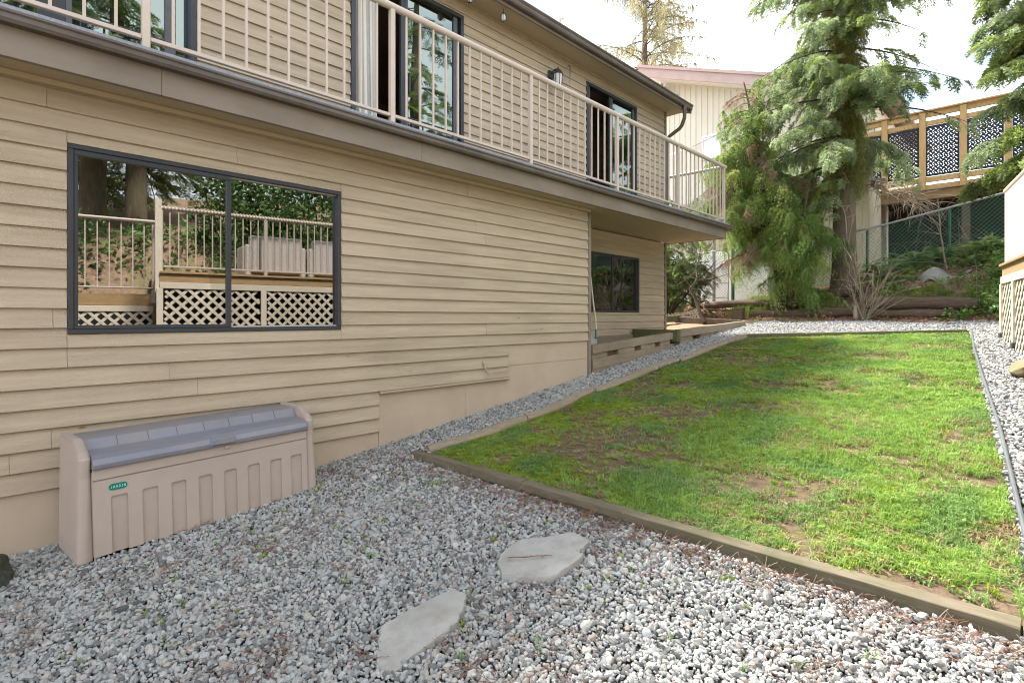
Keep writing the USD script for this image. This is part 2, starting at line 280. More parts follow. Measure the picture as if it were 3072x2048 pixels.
# leaves
MT['spruce_a'] = leafmat('spruce_blue', (.20, .265, .125), (.44, .53, .30))
MT['spruce_b'] = leafmat('spruce_green', (.135, .19, .05), (.34, .42, .13))
MT['spruce_c'] = leafmat('spruce_moss', (0.1725, 0.1537, 0.045), (0.3, 0.27, 0.0975))
MT['spruce_dark'] = leafmat('spruce_dark', (.06, .092, .035), (.18, .235, .09))
MT['weep_a'] = leafmat('weeping_green', (.15, .255, .065), (.36, .50, .15))
MT['weep_b'] = leafmat('weeping_lime', (.21, .27, .065), (.42, .47, .14))
MT['weep_brown'] = leafmat('weeping_brown', (0.24, 0.144, 0.096), (0.416, 0.296, 0.224))
MT['far_leaf'] = leafmat('far_gold', (.30, .28, .15), (.50, .46, .28))
MT['laurel'] = leafmat('laurel_leaf', (0.051, 0.1105, 0.02975), (0.1445, 0.238, 0.07225), .25, .35)
MT['ivy'] = leafmat('ivy_leaf', (.08, .17, .04), (.24, .36, .09), .3, .4)
MT['fern'] = leafmat('fern_leaf', (.10, .19, .055), (.27, .36, .11), .35)
MT['litter'] = leafmat('leaf_litter', (.20, .11, .07), (.45, .26, .165), .1, .9)
MT['grass_a'] = leafmat('grass_bright', (0.1756, 0.2953, 0.04788), (0.3352, 0.4948, 0.1197), .4, .5, 1.3)
MT['grass_b'] = leafmat('grass_moss', (0.1799, 0.2646, 0.02116), (0.3598, 0.455, 0.05291), .35, .6, 1.3)
MT['grass_c'] = leafmat('grass_cool', (0.1254, 0.2352, 0.05096), (0.2587, 0.4077, 0.1254), .35, .5, 1.3)
MT['straw'] = leafmat('grass_straw', (0.2448, 0.18, 0.0936), (0.3744, 0.2952, 0.1656), .2, .8, 2)

def ground_mat(name, soil1, soil2, patch, pscale=.9, lo=.45, hi=.62, bump=.8):
    return surf(name, soil1, soil2, scale=14, rough=.95, bump=bump, bscale=30, c3=patch, s3=pscale, amt3=.9, dist=.02, spec=.15)
MT['ground'] = ground_mat('bare_ground', (.19, .125, .088), (.34, .23, .165), (.20, .20, .09))
MT['lawn_soil'] = ground_mat('lawn_soil', (.085, .058, .040), (.165, .118, .080), (.12, .125, .035), 2.6)
MT['gravel_bed'] = surf('gravel_bed', (0.021, 0.021, 0.021), (0.077, 0.077, 0.077), scale=55, rough=.95, bump=1.0, bscale=45, dist=.012)

# ------------------------------------------------------------------ terrain
GX = np.array([-60, -6, -2, .25, 2.26, 6.27, 10, 11.5, 12.6, 200.]); GZ = np.array([-2.6, -1.7, -1.53, -1.443, -1.289, -.78, -.305, -.14, -.06, -.06])
BY = np.array([-60, -3, .5, 1.5, 3, 4.3, 6, 8, 12, 60.]); BZ = np.array([1.9, 1.7, 1.45, 1.25, .95, .72, .46, .36, .30, .3])
sm = lambda a, b, x: (lambda t: t * t * (3 - 2 * t))(np.clip((x - a) / (b - a), 0, 1))
def H(x, y):
    x, y = np.asarray(x, float), np.asarray(y, float)
    h = np.interp(x, GX, GZ) + sm(12.5, 15.4, x) * np.interp(y, BY, BZ) + sm(16, 40, x) * 1.2
    return h + sm(-2.2, -4.4, y) * sm(16, 11, x) * 2.9 + sm(-4.4, -12, y) * 2.0
LAWN = np.array([[2.99, 3.95], [2.99, -.02], [3.82, .06], [7.5, .42], [10.95, .74], [9.97, 3.72], [5.55, 3.90]])
import shapely
def in_poly(poly, x, y): return shapely.contains_xy(Polygon(poly), np.asarray(x, float), np.asarray(y, float))
def HG(x, y):
    """top of the gravel"""
    x, y = np.asarray(x, float), np.asarray(y, float)
    return H(x, y) - .015 - .05 * sm(.6, 1.8, x) * sm(4.2, 3.6, y) * sm(3.6, 2.9, x)
def grid(x0, x1, y0, y1, d, hf, keep=None):
    nx, ny = int(round((x1 - x0) / d)) + 1, int(round((y1 - y0) / d)) + 1
    X, Y = np.meshgrid(np.linspace(x0, x1, nx), np.linspace(y0, y1, ny), indexing='ij')
    v = np.stack([X, Y, hf(X, Y)], 2).reshape(-1, 3)
    i, j = np.meshgrid(np.arange(nx - 1), np.arange(ny - 1), indexing='ij'); i, j = i.ravel(), j.ravel()
    q = np.stack([i * ny + j, (i + 1) * ny + j, (i + 1) * ny + j + 1, i * ny + j + 1], 1)
    if keep is not None:
        c = v[q].mean(1); q = q[keep(c[:, 0], c[:, 1])]
    return v, np.vstack([q[:, [0, 1, 2]], q[:, [0, 2, 3]]])
def bumpy(f, a, s, seed):
    return lambda X, Y: f(X, Y) + a * (meshkit.fbm(np.stack([X * s, Y * s, X * 0], -1), 3, seed) - .5)
xs = np.unique(np.concatenate([np.linspace(-400, -12, 12), np.arange(-12, 26, .2), np.linspace(26, 400, 14)]))
ys = np.unique(np.concatenate([np.linspace(-400, -10, 12), np.arange(-10, 14, .2), np.linspace(14, 400, 14)]))
X, Y = np.meshgrid(xs, ys, indexing='ij')
near = ((X < 12.55) & (Y < 4.55) & (Y > -1.4) & (X > -5)) | ((X < 10.1) & (Y >= 4.4))
Zg = H(X, Y) - np.where(near, .16, 0.0) + np.where(near, 0, .10 * (meshkit.fbm(np.stack([X * 1.6, Y * 1.6, X * 0], -1), 4, 3) - .5))
nx, ny = X.shape; v = np.stack([X, Y, Zg], 2).reshape(-1, 3)
i, j = np.meshgrid(np.arange(nx - 1), np.arange(ny - 1), indexing='ij'); i, j = i.ravel(), j.ravel()
q = np.stack([i * ny + j, (i + 1) * ny + j, (i + 1) * ny + j + 1, i * ny + j + 1], 1)
obj('ground', (v, np.vstack([q[:, [0, 1, 2]], q[:, [0, 2, 3]]])), MT['ground'], smooth=True, kind='structure')
LIN, LOUT = np.array(Polygon(LAWN).buffer(-.09, join_style=2).exterior.coords), np.array(Polygon(LAWN).buffer(.05, join_style=2).exterior.coords)
GRAV = lambda x, y: (x < 12.75) & ~in_poly(LIN, x, y)
obj('gravel_bed', grid(-5, 12.8, -1.5, 4.52, .08, bumpy(lambda x, y: HG(x, y) - .012 - .07 * in_poly(LAWN, x, y), .02, 3, 5), GRAV), MT['gravel_bed'], smooth=True, kind='structure')
obj('lawn_soil', grid(2.93, 11.05, -.1, 4.03, .05, bumpy(lambda x, y: H(x, y) - .055, .05, 2.2, 8), lambda x, y: in_poly(LOUT, x, y)), MT['lawn_soil'], smooth=True, kind='structure')

# ------------------------------------------------------------------ the house
W1, W2, WD = 4.5, 5.33, 4.203
house = thing('house', 'two-storey beige house clad in horizontal wooden boards with a long upstairs balcony', 'house')
EXP = .126; Z0 = 1.319
def siding(parent, y, rows, spans, openings=(), thick=.022, seed=1, jmin=3.4, jmax=6.0):
    """one mesh per board; rows: list of (z bottom, exposed height); spans(z) gives the x intervals of a row"""
    r = np.random.default_rng(seed)
    for zb, ex in rows:
        zt = zb + ex + .012
        segs = []
        for a, b in spans(zb):
            x = a
            while x < b - .01:
                e = x + r.uniform(jmin, jmax); e = b if b - e < .8 else e
                segs.append((x, e, zb, zt)); x = e
        for (o0, o1, oz0, oz1) in openings:
            new = []
            for (a, b, c, d) in segs:
                if b <= o0 or a >= o1 or d <= oz0 or c >= oz1: new.append((a, b, c, d)); continue
                if a < o0: new.append((a, o0, c, d))
                if b > o1: new.append((o1, b, c, d))
                m0, m1 = max(a, o0), min(b, o1)
                if c < oz0 - .004: new.append((m0, m1, c, oz0))
                if d > oz1 + .004: new.append((m0, m1, oz1, d))
            segs = new
        for (a, b, c, d) in segs:
            if b - a < .02 or d - c < .012: continue
            off = lambda z: thick * (1 - .85 * (z - zb) / (zt - zb)) + jy
            jy, jz = r.uniform(-.0015, .0015), r.uniform(-.0012, .0012)
            g = .0012
            prof = np.array([[y + .004, c + jz], [y - off(c), c + jz], [y - off(c) - .0005, c + jz + .002], [y - off(d), d + jz], [y + .004, d + jz]])
            n = len(prof); v = np.vstack([np.column_stack([np.full(n, a + g), prof]), np.column_stack([np.full(n, b - g), prof])])
            f = [[k, (k + 1) % n, n + (k + 1) % n] for k in range(n)] + [[k, n + (k + 1) % n, n + k] for k in range(n)]
            f += [[0, k + 1, k] for k in range(1, n - 1)] + [[n, n + k, n + k + 1] for k in range(1, n - 1)]
            obj('siding_board', (v, np.array(f)), MT['siding'], parent)

# lower wall that stands forward under the balcony
WIN1 = (.566, 2.474, -.107, 1.117)
lw = obj('lower_wall', Bag().box(-4, WIN1[0] + .01, W1, W1 + .12, -1.6, 1.47).box(WIN1[1] - .01, 6.22, W1, W1 + .12, -1.0, 1.47)
         .box(WIN1[0] + .01, WIN1[1] - .01, W1, W1 + .12, WIN1[3] - .01, 1.47).box(WIN1[0] + .01, WIN1[1] - .01, W1, W1 + .12, -1.6, WIN1[2] + .01)
         .box(6.12, 6.22, W1 + .12, W2, -1.0, 1.47), MT['foundation'], house)
def span1(z):
    k = round((Z0 - z) / EXP)
    return [(-4, 6.205 if k <= 13 else 4.63 if k <= 16 else 2.87)]
siding(lw, W1, [(Z0 - EXP * k, EXP if k > -1 else .03) for k in range(-1, 20)], span1, [(WIN1[0] - .004, WIN1[1] + .004, WIN1[2] - .004, WIN1[3] + .004)], seed=5)
obj('base_strip', Bag().box(2.875, 4.625, W1 - .034, W1 - .001, Z0 - EXP * 16 - .026, Z0 - EXP * 16 - .003, .003), MT['siding'], lw)
# painted foundation panels in the steps below the boards
for (a, b, z0, z1, yo) in ((-4, 2.868, -1.62, -1.079, .006), (2.873, 3.955, -1.5, -.725, .003), (3.959, 6.20, -1.4, -.57, .002), (4.634, 6.20, -.566, -.325, .005), (3.959, 4.63, -.566, -.725 + .003, .004)):
    if z1 > z0: obj('foundation_panel', Bag().box(a, b, W1 - yo, W1 - .0005, z0, z1, .001), MT['foundation'], lw)
obj('corner_board', Bag().box(6.207, 6.262, W1 - .028, W1 + .10, -.98, 1.475, .003), MT['trim'], lw)
f = Bag().tube([[4.215, W1 - .035, -.50], [4.215, W1 - .045, -.55], [4.23, W1 - .05, -.60], [4.27, W1 - .045, -.635]], .009, 6).tube([[4.27, W1 - .045, -.632], [4.62, W1 - .04, -.615]], .005, 5).box(4.20, 4.23, W1 - .03, W1 - .018, -.52, -.49)
obj('outdoor_pipe', f, MT['siding'], lw)

def window(parent, x0, x1, z0, z1, y, split, fw=.045, name='window', fm='frame', gm='glass', proud=.03):
    w = obj(name, Bag().box(x0, x1, y - proud, y + .09, z1 - fw, z1, .003).box(x0, x1, y - proud, y + .09, z0, z0 + fw, .003)
            .box(x0, x0 + fw, y - proud, y + .09, z0 + fw + .0005, z1 - fw - .0005, .003).box(x1 - fw, x1, y - proud, y + .09, z0 + fw + .0005, z1 - fw - .0005, .003), MT[fm], parent)
    return w
# large slider in the lower wall
x0, x1, z0, z1 = WIN1
w1 = window(house, x0, x1, z0, z1, W1, None, fw=.030, proud=.022)
sp = 1.515
obj('sash', Bag().box(x0 + .031, sp + .04, W1 - .014, W1 + .03, z1 - .064, z1 - .031, .002).box(x0 + .031, sp + .04, W1 - .014, W1 + .03, z0 + .031, z0 + .056, .002)
    .box(x0 + .031, x0 + .053, W1 - .014, W1 + .03, z0 + .0565, z1 - .0645, .002).box(sp + .006, sp + .04, W1 - .014, W1 + .03, z0 + .0565, z1 - .0645, .002), MT['frame'], w1)
obj('meeting_rail', Bag().box(sp + .010, sp + .038, W1 + .032, W1 + .055, z0 + .031, z1 - .031, .002), MT['frame_grey'], w1)
for za, zb in ((z0 + .031, z0 + .042), (z1 - .039, z1 - .031)): obj('track', Bag().box(sp + .041, x1 - .031, W1 + .005, W1 + .05, za, zb, .001), MT['track'], w1)
obj('pane', Bag().box(x0 + .045, sp + .02, W1 + .004, W1 + .006, z0 + .045, z1 - .05), MT['glass'], w1)
obj('pane', Bag().box(sp + .03, x1 - .02, W1 + .030, W1 + .032, z0 + .035, z1 - .034), MT['glass'], w1)

def room(x0, x1, y0, y1, z0, z1, m, open_front=True):
    b = Bag().box(x0, x1, y1, y1 + .05, z0, z1).box(x0 - .05, x0, y0, y1 + .05, z0, z1).box(x1, x1 + .05, y0, y1 + .05, z0, z1).box(x0 - .05, x1 + .05, y0, y1 + .05, z0 - .05, z0).box(x0 - .05, x1 + .05, y0, y1 + .05, z1, z1 + .05)
    return obj('room', b, MT[m], house)
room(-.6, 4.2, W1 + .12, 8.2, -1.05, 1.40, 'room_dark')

# wall behind: lower recess and the upper storey in one plane
D0, D1, D2 = (-.50, 1.553, 1.73, 3.86), (3.05, 4.645, 1.73, 3.86), (7.31, 8.861, 1.73, 3.86)
WR = (7.42, 8.938, .09, 1.092)
uw = Bag()
xs_ = [-4, D0[0], D0[1], D1[0], D1[1], D2[0], D2[1], 9.94]
for k in range(0, 7, 2): uw.box(xs_[k], xs_[k + 1], W2, W2 + .12, 1.5, 4.3)
for d in (D0, D1, D2): uw.box(d[0], d[1], W2, W2 + .12, d[3], 4.3).box(d[0], d[1], W2, W2 + .12, 1.5, d[2])
uw = obj('upper_wall', uw, MT['foundation'], house)
siding(uw, W2, [(1.752 + EXP * k, EXP) for k in range(0, 19)], lambda z: [(-4, 9.905)], [(d[0] - .003, d[1] + .003, d[2], d[3] + .003) for d in (D0, D1, D2)], seed=9)
rw = obj('recess_wall', Bag().box(6.22, WR[0] + .01, W2, W2 + .12, -1.0, 1.47).box(WR[1] - .01, 9.94, W2, W2 + .12, -1.0, 1.47).box(WR[0] + .01, WR[1] - .01, W2, W2 + .12, WR[3] - .01, 1.47).box(WR[0] + .01, WR[1] - .01, W2, W2 + .12, -1.0, WR[2] + .01), MT['foundation'], house)
siding(rw, W2, [(1.44 - EXP * k, EXP) for k in range(1, 16)], lambda z: [(6.23, 9.905)], [(WR[0] - .003, WR[1] + .003, WR[2] - .003, WR[3] + .003)], seed=13)
obj('corner_board', Bag().box(9.907, 9.975, W2 - .03, W2 + .10, -.5, 1.474, .003), MT['trim'], rw)
obj('corner_board', Bag().box(9.907, 9.975, W2 - .03, W2 + .10, 1.76, 4.06, .003), MT['trim'], uw)
obj('side_wall', Bag().box(9.84, 9.96, W2 + .121, 13.0, -.6, 4.25), MT['foundation'], house)
wr = window(house, *WR, W2, None, fw=.035)
obj('sash', Bag().box(8.07, 8.11, W2 - .015, W2 + .03, WR[2] + .036, WR[3] - .036, .002), MT['frame'], wr)
obj('pane', Bag().box(WR[0] + .03, 8.08, W2 + .004, W2 + .006, WR[2] + .03, WR[3] - .03), MT['glass'], wr)
obj('pane', Bag().box(8.10, WR[1] - .03, W2 + .024, W2 + .026, WR[2] + .03, WR[3] - .03), MT['glass'], wr)
room(6.4, 9.6, W2 + .12, 8.4, -.6, 1.40, 'room')
room(-1.5, 9.6, W2 + .12, 9.0, 1.72, 4.05, 'room')

# sliding glass doors
def slider(d, panes, stiles, name='sliding_door'):
    x0, x1, z0, z1 = d
    w = window(house, x0, x1, z0, z1, W2, None, fw=.05, name=name)
    for (a, b, yy, m) in stiles: obj('stile', Bag().box(a, b, W2 + yy - .02, W2 + yy + .02, z0 + .0505, z1 - .0505, .003), MT[m], w)
    for (a, b, yy) in panes: obj('pane', Bag().box(a, b, W2 + yy - .001, W2 + yy + .001, z0 + .05, z1 - .05), MT['glass_green'], w)
    return w
slider(D0, [(-.45, .60, .03), (.66, 1.36, .03), (1.40, 1.50, .07)], [(.50, .66, .028, 'frame'), (.66, .70, .029, 'frame_grey'), (1.32, 1.40, .028, 'frame_grey')])
d1 = slider(D1, [(3.76, 4.53, .02)], [(3.70, 3.775, .018, 'frame'), (3.775, 3.80, .019, 'frame_grey'), (4.50, 4.56, .018, 'frame_grey'), (3.10, 3.125, .02, 'frame_grey')])
obj('handle', Bag().box(3.785, 3.81, W2 - .045, W2 - .003, 2.62, 2.86, .004), MT['black'], d1)
slider(D2, [(8.06, 8.79, .02)], [(8.0, 8.075, .018, 'frame'), (8.075, 8.10, .019, 'frame_grey'), (8.76, 8.81, .018, 'frame_grey'), (7.40, 7.43, .02, 'frame_grey')])

# balcony: slab, fascia, gutter, soffit
bal = thing('balcony', parent=house)
obj('soffit', Bag().box(-4, 10.17, WD + .04, W1 - .001, 1.484, 1.50).box(6.263, 10.17, W1 - .0005, W2 - .001, 1.484, 1.50), MT['soffit'], bal)
obj('soffit_strip', Bag().box(-4, 6.2, W1 - .075, W1 - .022, 1.449, 1.4835, .003), MT['soffit'], bal)
xs_ = [-4, 1.02, 3.15, 5.9, 10.19]
for a, b in zip(xs_[:-1], xs_[1:]): obj('fascia_board', Bag().box(a + .001, b - .001, WD, WD + .038, 1.476, 1.70, .002), MT['fascia'], bal)
obj('fascia_board', Bag().box(10.172, 10.21, WD + .0395, W2 + .1, 1.476, 1.70, .002), MT['fascia'], bal)
obj('deck_slab', Bag().box(-4, 10.16, WD + .041, W2 - .003, 1.56, 1.735), MT['flash'], bal)
gut = [(-.001, 0), (-.055, .002), (-.068, .02), (-.068, .045), (-.078, .055), (-.078, .068), (-.070, .068), (-.070, .06), (-.06, .05), (-.06, .022), (-.052, .01), (-.001, .008)]
obj('gutter', Bag().prism(gut, (-4, WD, 1.648), (0, 1, 0), (0, 0, 1), (1, 0, 0), 14.34), MT['gutter'], bal)
obj('gutter_end', Bag().box(10.30, 10.345, WD - .076, WD + .3, 1.64, 1.72, .006), MT['gutter'], bal)
obj('flashing', Bag().box(-4, 10.2, WD - .062, WD + .10, 1.7355, 1.741).box(-4, 10.2, WD - .066, WD - .0625, 1.716, 1.741), MT['flash'], bal)
PX = [-2.9, -1.0, .934, 2.838, 4.722, 6.53, 8.33, 10.14]; YR = WD + .025; ZT, ZB = 2.82, 1.832
rail = obj('railing', Bag().tube([[-4, YR, ZT], [10.215, YR, ZT]], .034, 14), MT['rail'], bal, smooth=40)
obj('railing', Bag().tube([[10.16, YR + .036, ZT], [10.16, W2, ZT]], .030, 12), MT['rail'], bal, smooth=40)
for a, b in zip(PX[:-1], PX[1:]):
    obj('bottom_rail', Bag().box(a + .024, b - .024, YR - .017, YR + .017, ZB - .015, ZB + .013, .003), MT['rail'], bal)
    n = int(round((b - a) / .156)); 
    for k in range(1, n):
        x = a + (b - a) * k / n
        if x > -1.2: obj('baluster', Bag().box(x - .0085, x + .0085, YR - .0085, YR + .0085, ZB + .0135, ZT - .02), MT['rail'], bal)
for x in PX: obj('post', Bag().box(x - .023, x + .023, YR - .023, YR + .023, 1.745, ZT - .024, .003).box(x - .045, x + .045, YR - .02, YR + .055, 1.7445, 1.752, .001), MT['rail'], bal)
obj('bottom_rail', Bag().box(10.143, 10.177, YR + .025, W2 - .005, ZB - .015, ZB + .013, .003), MT['rail'], bal)
for k in range(1, 8): obj('baluster', Bag().box(10.1515, 10.1685, YR + .14 * k - .0085, YR + .14 * k + .0085, ZB + .0135, ZT - .02), MT['rail'], bal)

# eave, roof, downpipe
rf = obj('roof', Bag().prism([(0, 0), (6.2, 2.05), (6.2, 2.15), (0, .10)], (-4, 4.93, 4.10), (0, 1, 0), (0, 0, 1), (1, 0, 0), 14.2), MT['roof'], house)
obj('eave_soffit', Bag().box(-4, 10.18, 4.975, W2 + .1, 4.055, 4.068), MT['soffit'], rf)
obj('eave_fascia', Bag().box(-4, 10.19, 4.945, 4.974, 4.02, 4.155, .002), MT['fascia'], rf)
gut2 = [(0, 0), (-.045, .0), (-.062, .012), (-.07, .04), (-.066, .06), (-.085, .085), (-.085, .10), (-.075, .10), (-.055, .06), (-.058, .04), (-.05, .018), (-.04, .01), (0, .01)]
obj('eave_gutter', Bag().prism(gut2, (-4, 4.944, 4.06), (0, 1, 0), (0, 0, 1), (1, 0, 0), 14.22), MT['gutter'], rf)
obj('gable_board', Bag().prism([(0, 0), (6.2, 2.05), (6.2, 2.30), (0, .16)], (10.2, 4.90, 4.0), (0, 1, 0), (0, 0, 1), (1, 0, 0), .03), MT['fascia'], rf)
obj('gable_wall', Bag().prism([(0, 0), (5.8, 0), (5.8, 1.9)], (9.9, 5.36, 4.12), (0, 1, 0), (0, 0, 1), (1, 0, 0), .05), MT['foundation'], house)
obj('downpipe', Bag().tube([[9.93, 4.90, 4.08], [9.935, 4.90, 3.97], [9.98, 4.93, 3.86], [10.01, 5.0, 3.74], [10.01, 5.05, 3.69], [9.995, 5.22, 3.60], [9.995, 5.29, 3.56], [9.995, 5.30, 3.35], [9.995, 5.30, 1.8]], .036, 8), MT['gutter'], rf, smooth=40)
obj('wall_cable', Bag().tube([[6.80, W2 - .026, 3.93], [6.845, W2 - .03, 3.955], [6.86, W2 - .028, 3.93], [6.85, W2 - .026, 3.6], [6.86, W2 - .028, 2.6], [6.85, W2 - .026, 1.76]], .006, 5), MT['gutter'], uw)

# wall lantern and the small lanterns under the eave
wl = thing('wall_lantern', 'black metal lantern mounted on the upper wall between the two sliding doors', 'lantern')
c = np.array([6.385, W2 - .02, 3.66])
obj('wall_plate', Bag().tube([[c[0], W2 - .022, c[2]], [c[0], W2 - .045, c[2]]], [.075, .06], 14), MT['black'], wl, smooth=40)
obj('arm', Bag().tube([c + [0, -.02, 0], c + [0, -.06, .05], c + [0, -.12, .055], c + [0, -.15, .02]], .012, 6), MT['black'], wl, smooth=True)
lc = c + [0, -.15, 0]
obj('cap', Bag().tube([lc + [0, 0, .05], lc + [0, 0, .02], lc + [0, 0, -.035]], [.012, .05, .085], 6).tube([lc + [0, 0, .08], lc + [0, 0, .05]], [.006, .014], 6), MT['black'], wl)
obj('glass_panel', Bag().tube([lc + [0, 0, -.036], lc + [0, 0, -.22]], [.068, .045], 6), MT['lampglass'], wl)
cg = Bag()
for k in range(6):
    a = k * PI / 3; cg.tube([lc + [.073 * math.cos(a), .073 * math.sin(a), -.036], lc + [.05 * math.cos(a), .05 * math.sin(a), -.225]], .006, 4)
cg.tube([lc + [0, 0, -.221], lc + [0, 0, -.245], lc + [0, 0, -.26]], [.058, .05, .015], 6)
obj('cage', cg, MT['black'], wl)
for x, lab in ((5.12, 'small hanging glass lantern under the eave, right one of the two'), (4.53, 'small hanging glass lantern under the eave, left one by the door')):
    t = thing('hanging_lantern', lab, 'lantern', group='small lanterns hanging under the eave')
    p = np.array([x, 5.06, 4.05])
    obj('hook', Bag().tube([p, p - [0, 0, .05]], .004, 4).tube([p - [0, 0, .045], p - [0, 0, .075]], [.008, .03], 8), MT['black'], t)
    obj('bulb', Bag().tube([p - [0, 0, .076], p - [0, 0, .10], p - [0, 0, .135], p - [0, 0, .16]], [.026, .036, .034, .014], 10), MT['lampglass'], t, smooth=60)
    cg = Bag()
    for k in range(8):
        a = k * PI / 4; cg.tube([p + [.03 * math.cos(a), .03 * math.sin(a), -.075], p + [.041 * math.cos(a), .041 * math.sin(a), -.11], p + [.03 * math.cos(a), .03 * math.sin(a), -.15], p + [0, 0, -.17]], .003, 3)
    obj('cage', cg, MT['black'], t)

# curtain in the open door
def curtain(name, label, x0, x1, y, z0, z1, seed, folds, amp=.035):
    r = np.random.default_rng(seed); n = 90
    s = np.linspace(0, 1, n); v = []
    zs = np.linspace(z1, z0, 14)
    for k, z in enumerate(zs):
        t = k / 13
        ph = 2 * PI * folds * s + .5 * np.sin(4 * s + 2 * t)
        v.append(np.stack([x0 + (x1 - x0) * s + .012 * np.cos(2 * ph) + .02 * (t - .5) * np.sin(3 * s), y + amp * (.7 + .3 * t) * np.sin(ph) + .012 * np.sin(2.7 * ph + seed), np.full(n, z)], 1))
    v = np.vstack(v); i, j = np.meshgrid(np.arange(13), np.arange(n - 1), indexing='ij'); i, j = i.ravel(), j.ravel()
    f = np.stack([i * n + j, i * n + j + 1, (i + 1) * n + j + 1, (i + 1) * n + j], 1)
    b = Bag().add(v, f); b.add(v + [0, .006, 0], f[:, ::-1])
    return obj(name, b, MT['curtain'], smooth=True, label=label, cat='curtain')
curtain('curtain', 'long white curtain gathered at the left side of the open balcony door', 3.13, 3.40, W2 + .05, 1.80, 3.80, 3, 4, .03)
curtain('curtain', 'pale curtain behind the right side of the small window under the balcony', 8.50, 8.74, W2 + .16, .12, 1.06, 5, 4, .02)

# ------------------------------------------------------------------ storage bin
def bevel_extrude(poly, depth, bev, steps=3):
    """closed outline (n,2) -> verts along z with rounded rims"""
    p = np.asarray(poly, float); n = len(p)
    d = np.roll(p, -1, 0) - np.roll(p, 1, 0); nr = np.stack([d[:, 1], -d[:, 0]], 1); nr /= np.linalg.norm(nr, axis=1, keepdims=True)
    if (p[:, 0] * np.roll(p[:, 1], -1) - p[:, 1] * np.roll(p[:, 0], -1)).sum() < 0: nr = -nr
    lay = []
    for k in range(steps + 1):
        a = k / steps * PI / 2; lay.append((bev * (1 - math.sin(a)), bev * (1 - math.cos(a))))
    rows = [(ins, z) for ins, z in [(l[0], bev * (1 - math.cos(k / steps * PI / 2))) for k, l in enumerate(lay)]]
    rows += [(ins, depth - z) for ins, z in rows[::-1]]
    v = np.vstack([np.column_stack([p - nr * ins, np.full(n, z)]) for ins, z in rows]); m = len(rows)
    i, j = np.meshgrid(np.arange(m - 1), np.arange(n), indexing='ij'); i, j = i.ravel(), j.ravel(); k = (j + 1) % n
    f = np.stack([i * n + j, i * n + k, (i + 1) * n + k, (i + 1) * n + j], 1); f = np.vstack([f[:, [0, 1, 2]], f[:, [0, 2, 3]]])
    c0 = trimesh.creation.triangulate_polygon(Polygon(v[:n, :2]), engine='earcut')
    cap = np.asarray(c0[1]); cv = np.asarray(c0[0])
    from scipy.spatial import cKDTree
    mp = cKDTree(v[:n, :2]).query(cv)[1]; cap = mp[cap]
    return v, np.vstack([f, cap, cap[:, ::-1] + (m - 1) * n])

B0 = np.array([.556, 3.965, -1.436]); ax = np.array([1.49, .11, .028]); ax /= np.linalg.norm(ax)
az = np.cross(ax, [0, 1, 0]); az = -az if az[2] < 0 else az; az /= np.linalg.norm(az); ay = np.cross(az, ax)
BL = 1.475
T = lambda v: B0 + np.asarray(v)[:, :1] * ax + np.asarray(v)[:, 1:2] * ay + np.asarray(v)[:, 2:] * az
sb = thing('storage_bin', 'long beige plastic storage bin with grey lid standing on the gravel against the wall', 'storage bin')
def smooth_poly(pts, r, q=5):
    return np.array(Polygon(pts).buffer(-r, quad_segs=q).buffer(r, quad_segs=q).exterior.coords)[:-1]
endp = smooth_poly([(-.016, 0), (.0, .50), (-.008, .618), (.03, .655), (.14, .718), (.43, .718), (.44, 0)], .026)
for s in (0, 1):
    v, f = bevel_extrude(endp, .062, .024, 4)
    v3 = np.column_stack([v[:, 2] + (0 if s == 0 else BL - .062), v[:, 0], v[:, 1]])
    fl = .018 * (1 - np.clip(v3[:, 2] / .55, 0, 1)); v3[:, 0] += (-fl if s == 0 else fl) * (np.abs(v3[:, 0] - BL / 2) > BL / 2 - .06)
    obj('end_panel', (T(v3), f), MT['box'], sb, smooth=35)
# front: skin with eight recesses over a backing slab
fr = sbox(.064, .035, BL - .064, .475)
for k in range(8):
    xc = .064 + .132 + (BL - .128 - .22) * k / 7
    fr = fr.difference(sbox(xc - .043, -.1, xc + .043, .372).buffer(-.012).buffer(.012, quad_segs=4))
fb = Bag(); skin = Bag()
lean = lambda z: .010 * z / .5
m = trimesh.creation.extrude_polygon(fr, .015, engine='earcut'); v = np.asarray(m.vertices); skin.add(T(np.column_stack([v[:, 0], -.012 + lean(v[:, 1]) + v[:, 2], v[:, 1]])), m.faces)
obj('front_panel', skin, MT['box'], sb)
def tbox(b, x0, x1, y0, y1, z0, z1, c=0.0): return b.obox(T([[(x0 + x1) / 2, (y0 + y1) / 2, (z0 + z1) / 2]])[0], [x1 - x0, y1 - y0, z1 - z0], [ax, ay, az], c)
bd = Bag(); tbox(bd, .0625, BL - .0625, .0035, .42, .035, .53); tbox(bd, .065, BL - .065, -.006, .003, .482, .545, .004); tbox(bd, .065, .097, -.008, .0, .0, .034, .003); tbox(bd, BL - .097, BL - .065, -.008, 0, 0, .034, .003)
obj('body', bd, MT['box'], sb)
ld = Bag(); tbox(ld, .066, BL - .066, .01, .40, .538, .547); obj('lid_gap', ld, MT['dark'], sb)
lidp = smooth_poly([(-.020, .545), (-.027, .575), (-.014, .606), (.02, .624), (.12, .631), (.145, .640), (.182, .698), (.43, .702), (.43, .545)], .010, 4)
v, f = bevel_extrude(lidp, BL - .130, .004, 2)
lid = obj('lid', (T(np.column_stack([v[:, 2] + .065, v[:, 0], v[:, 1]])), f), MT['lid'], sb, smooth=30)
g = Bag()
for k in range(1, 8):
    x = .065 + (BL - .130) * k / 8; g.beam(T([[x, .146, .642]])[0], T([[x, .181, .697]])[0], .003, .003)
obj('seam', g, MT['frame_grey'], lid)
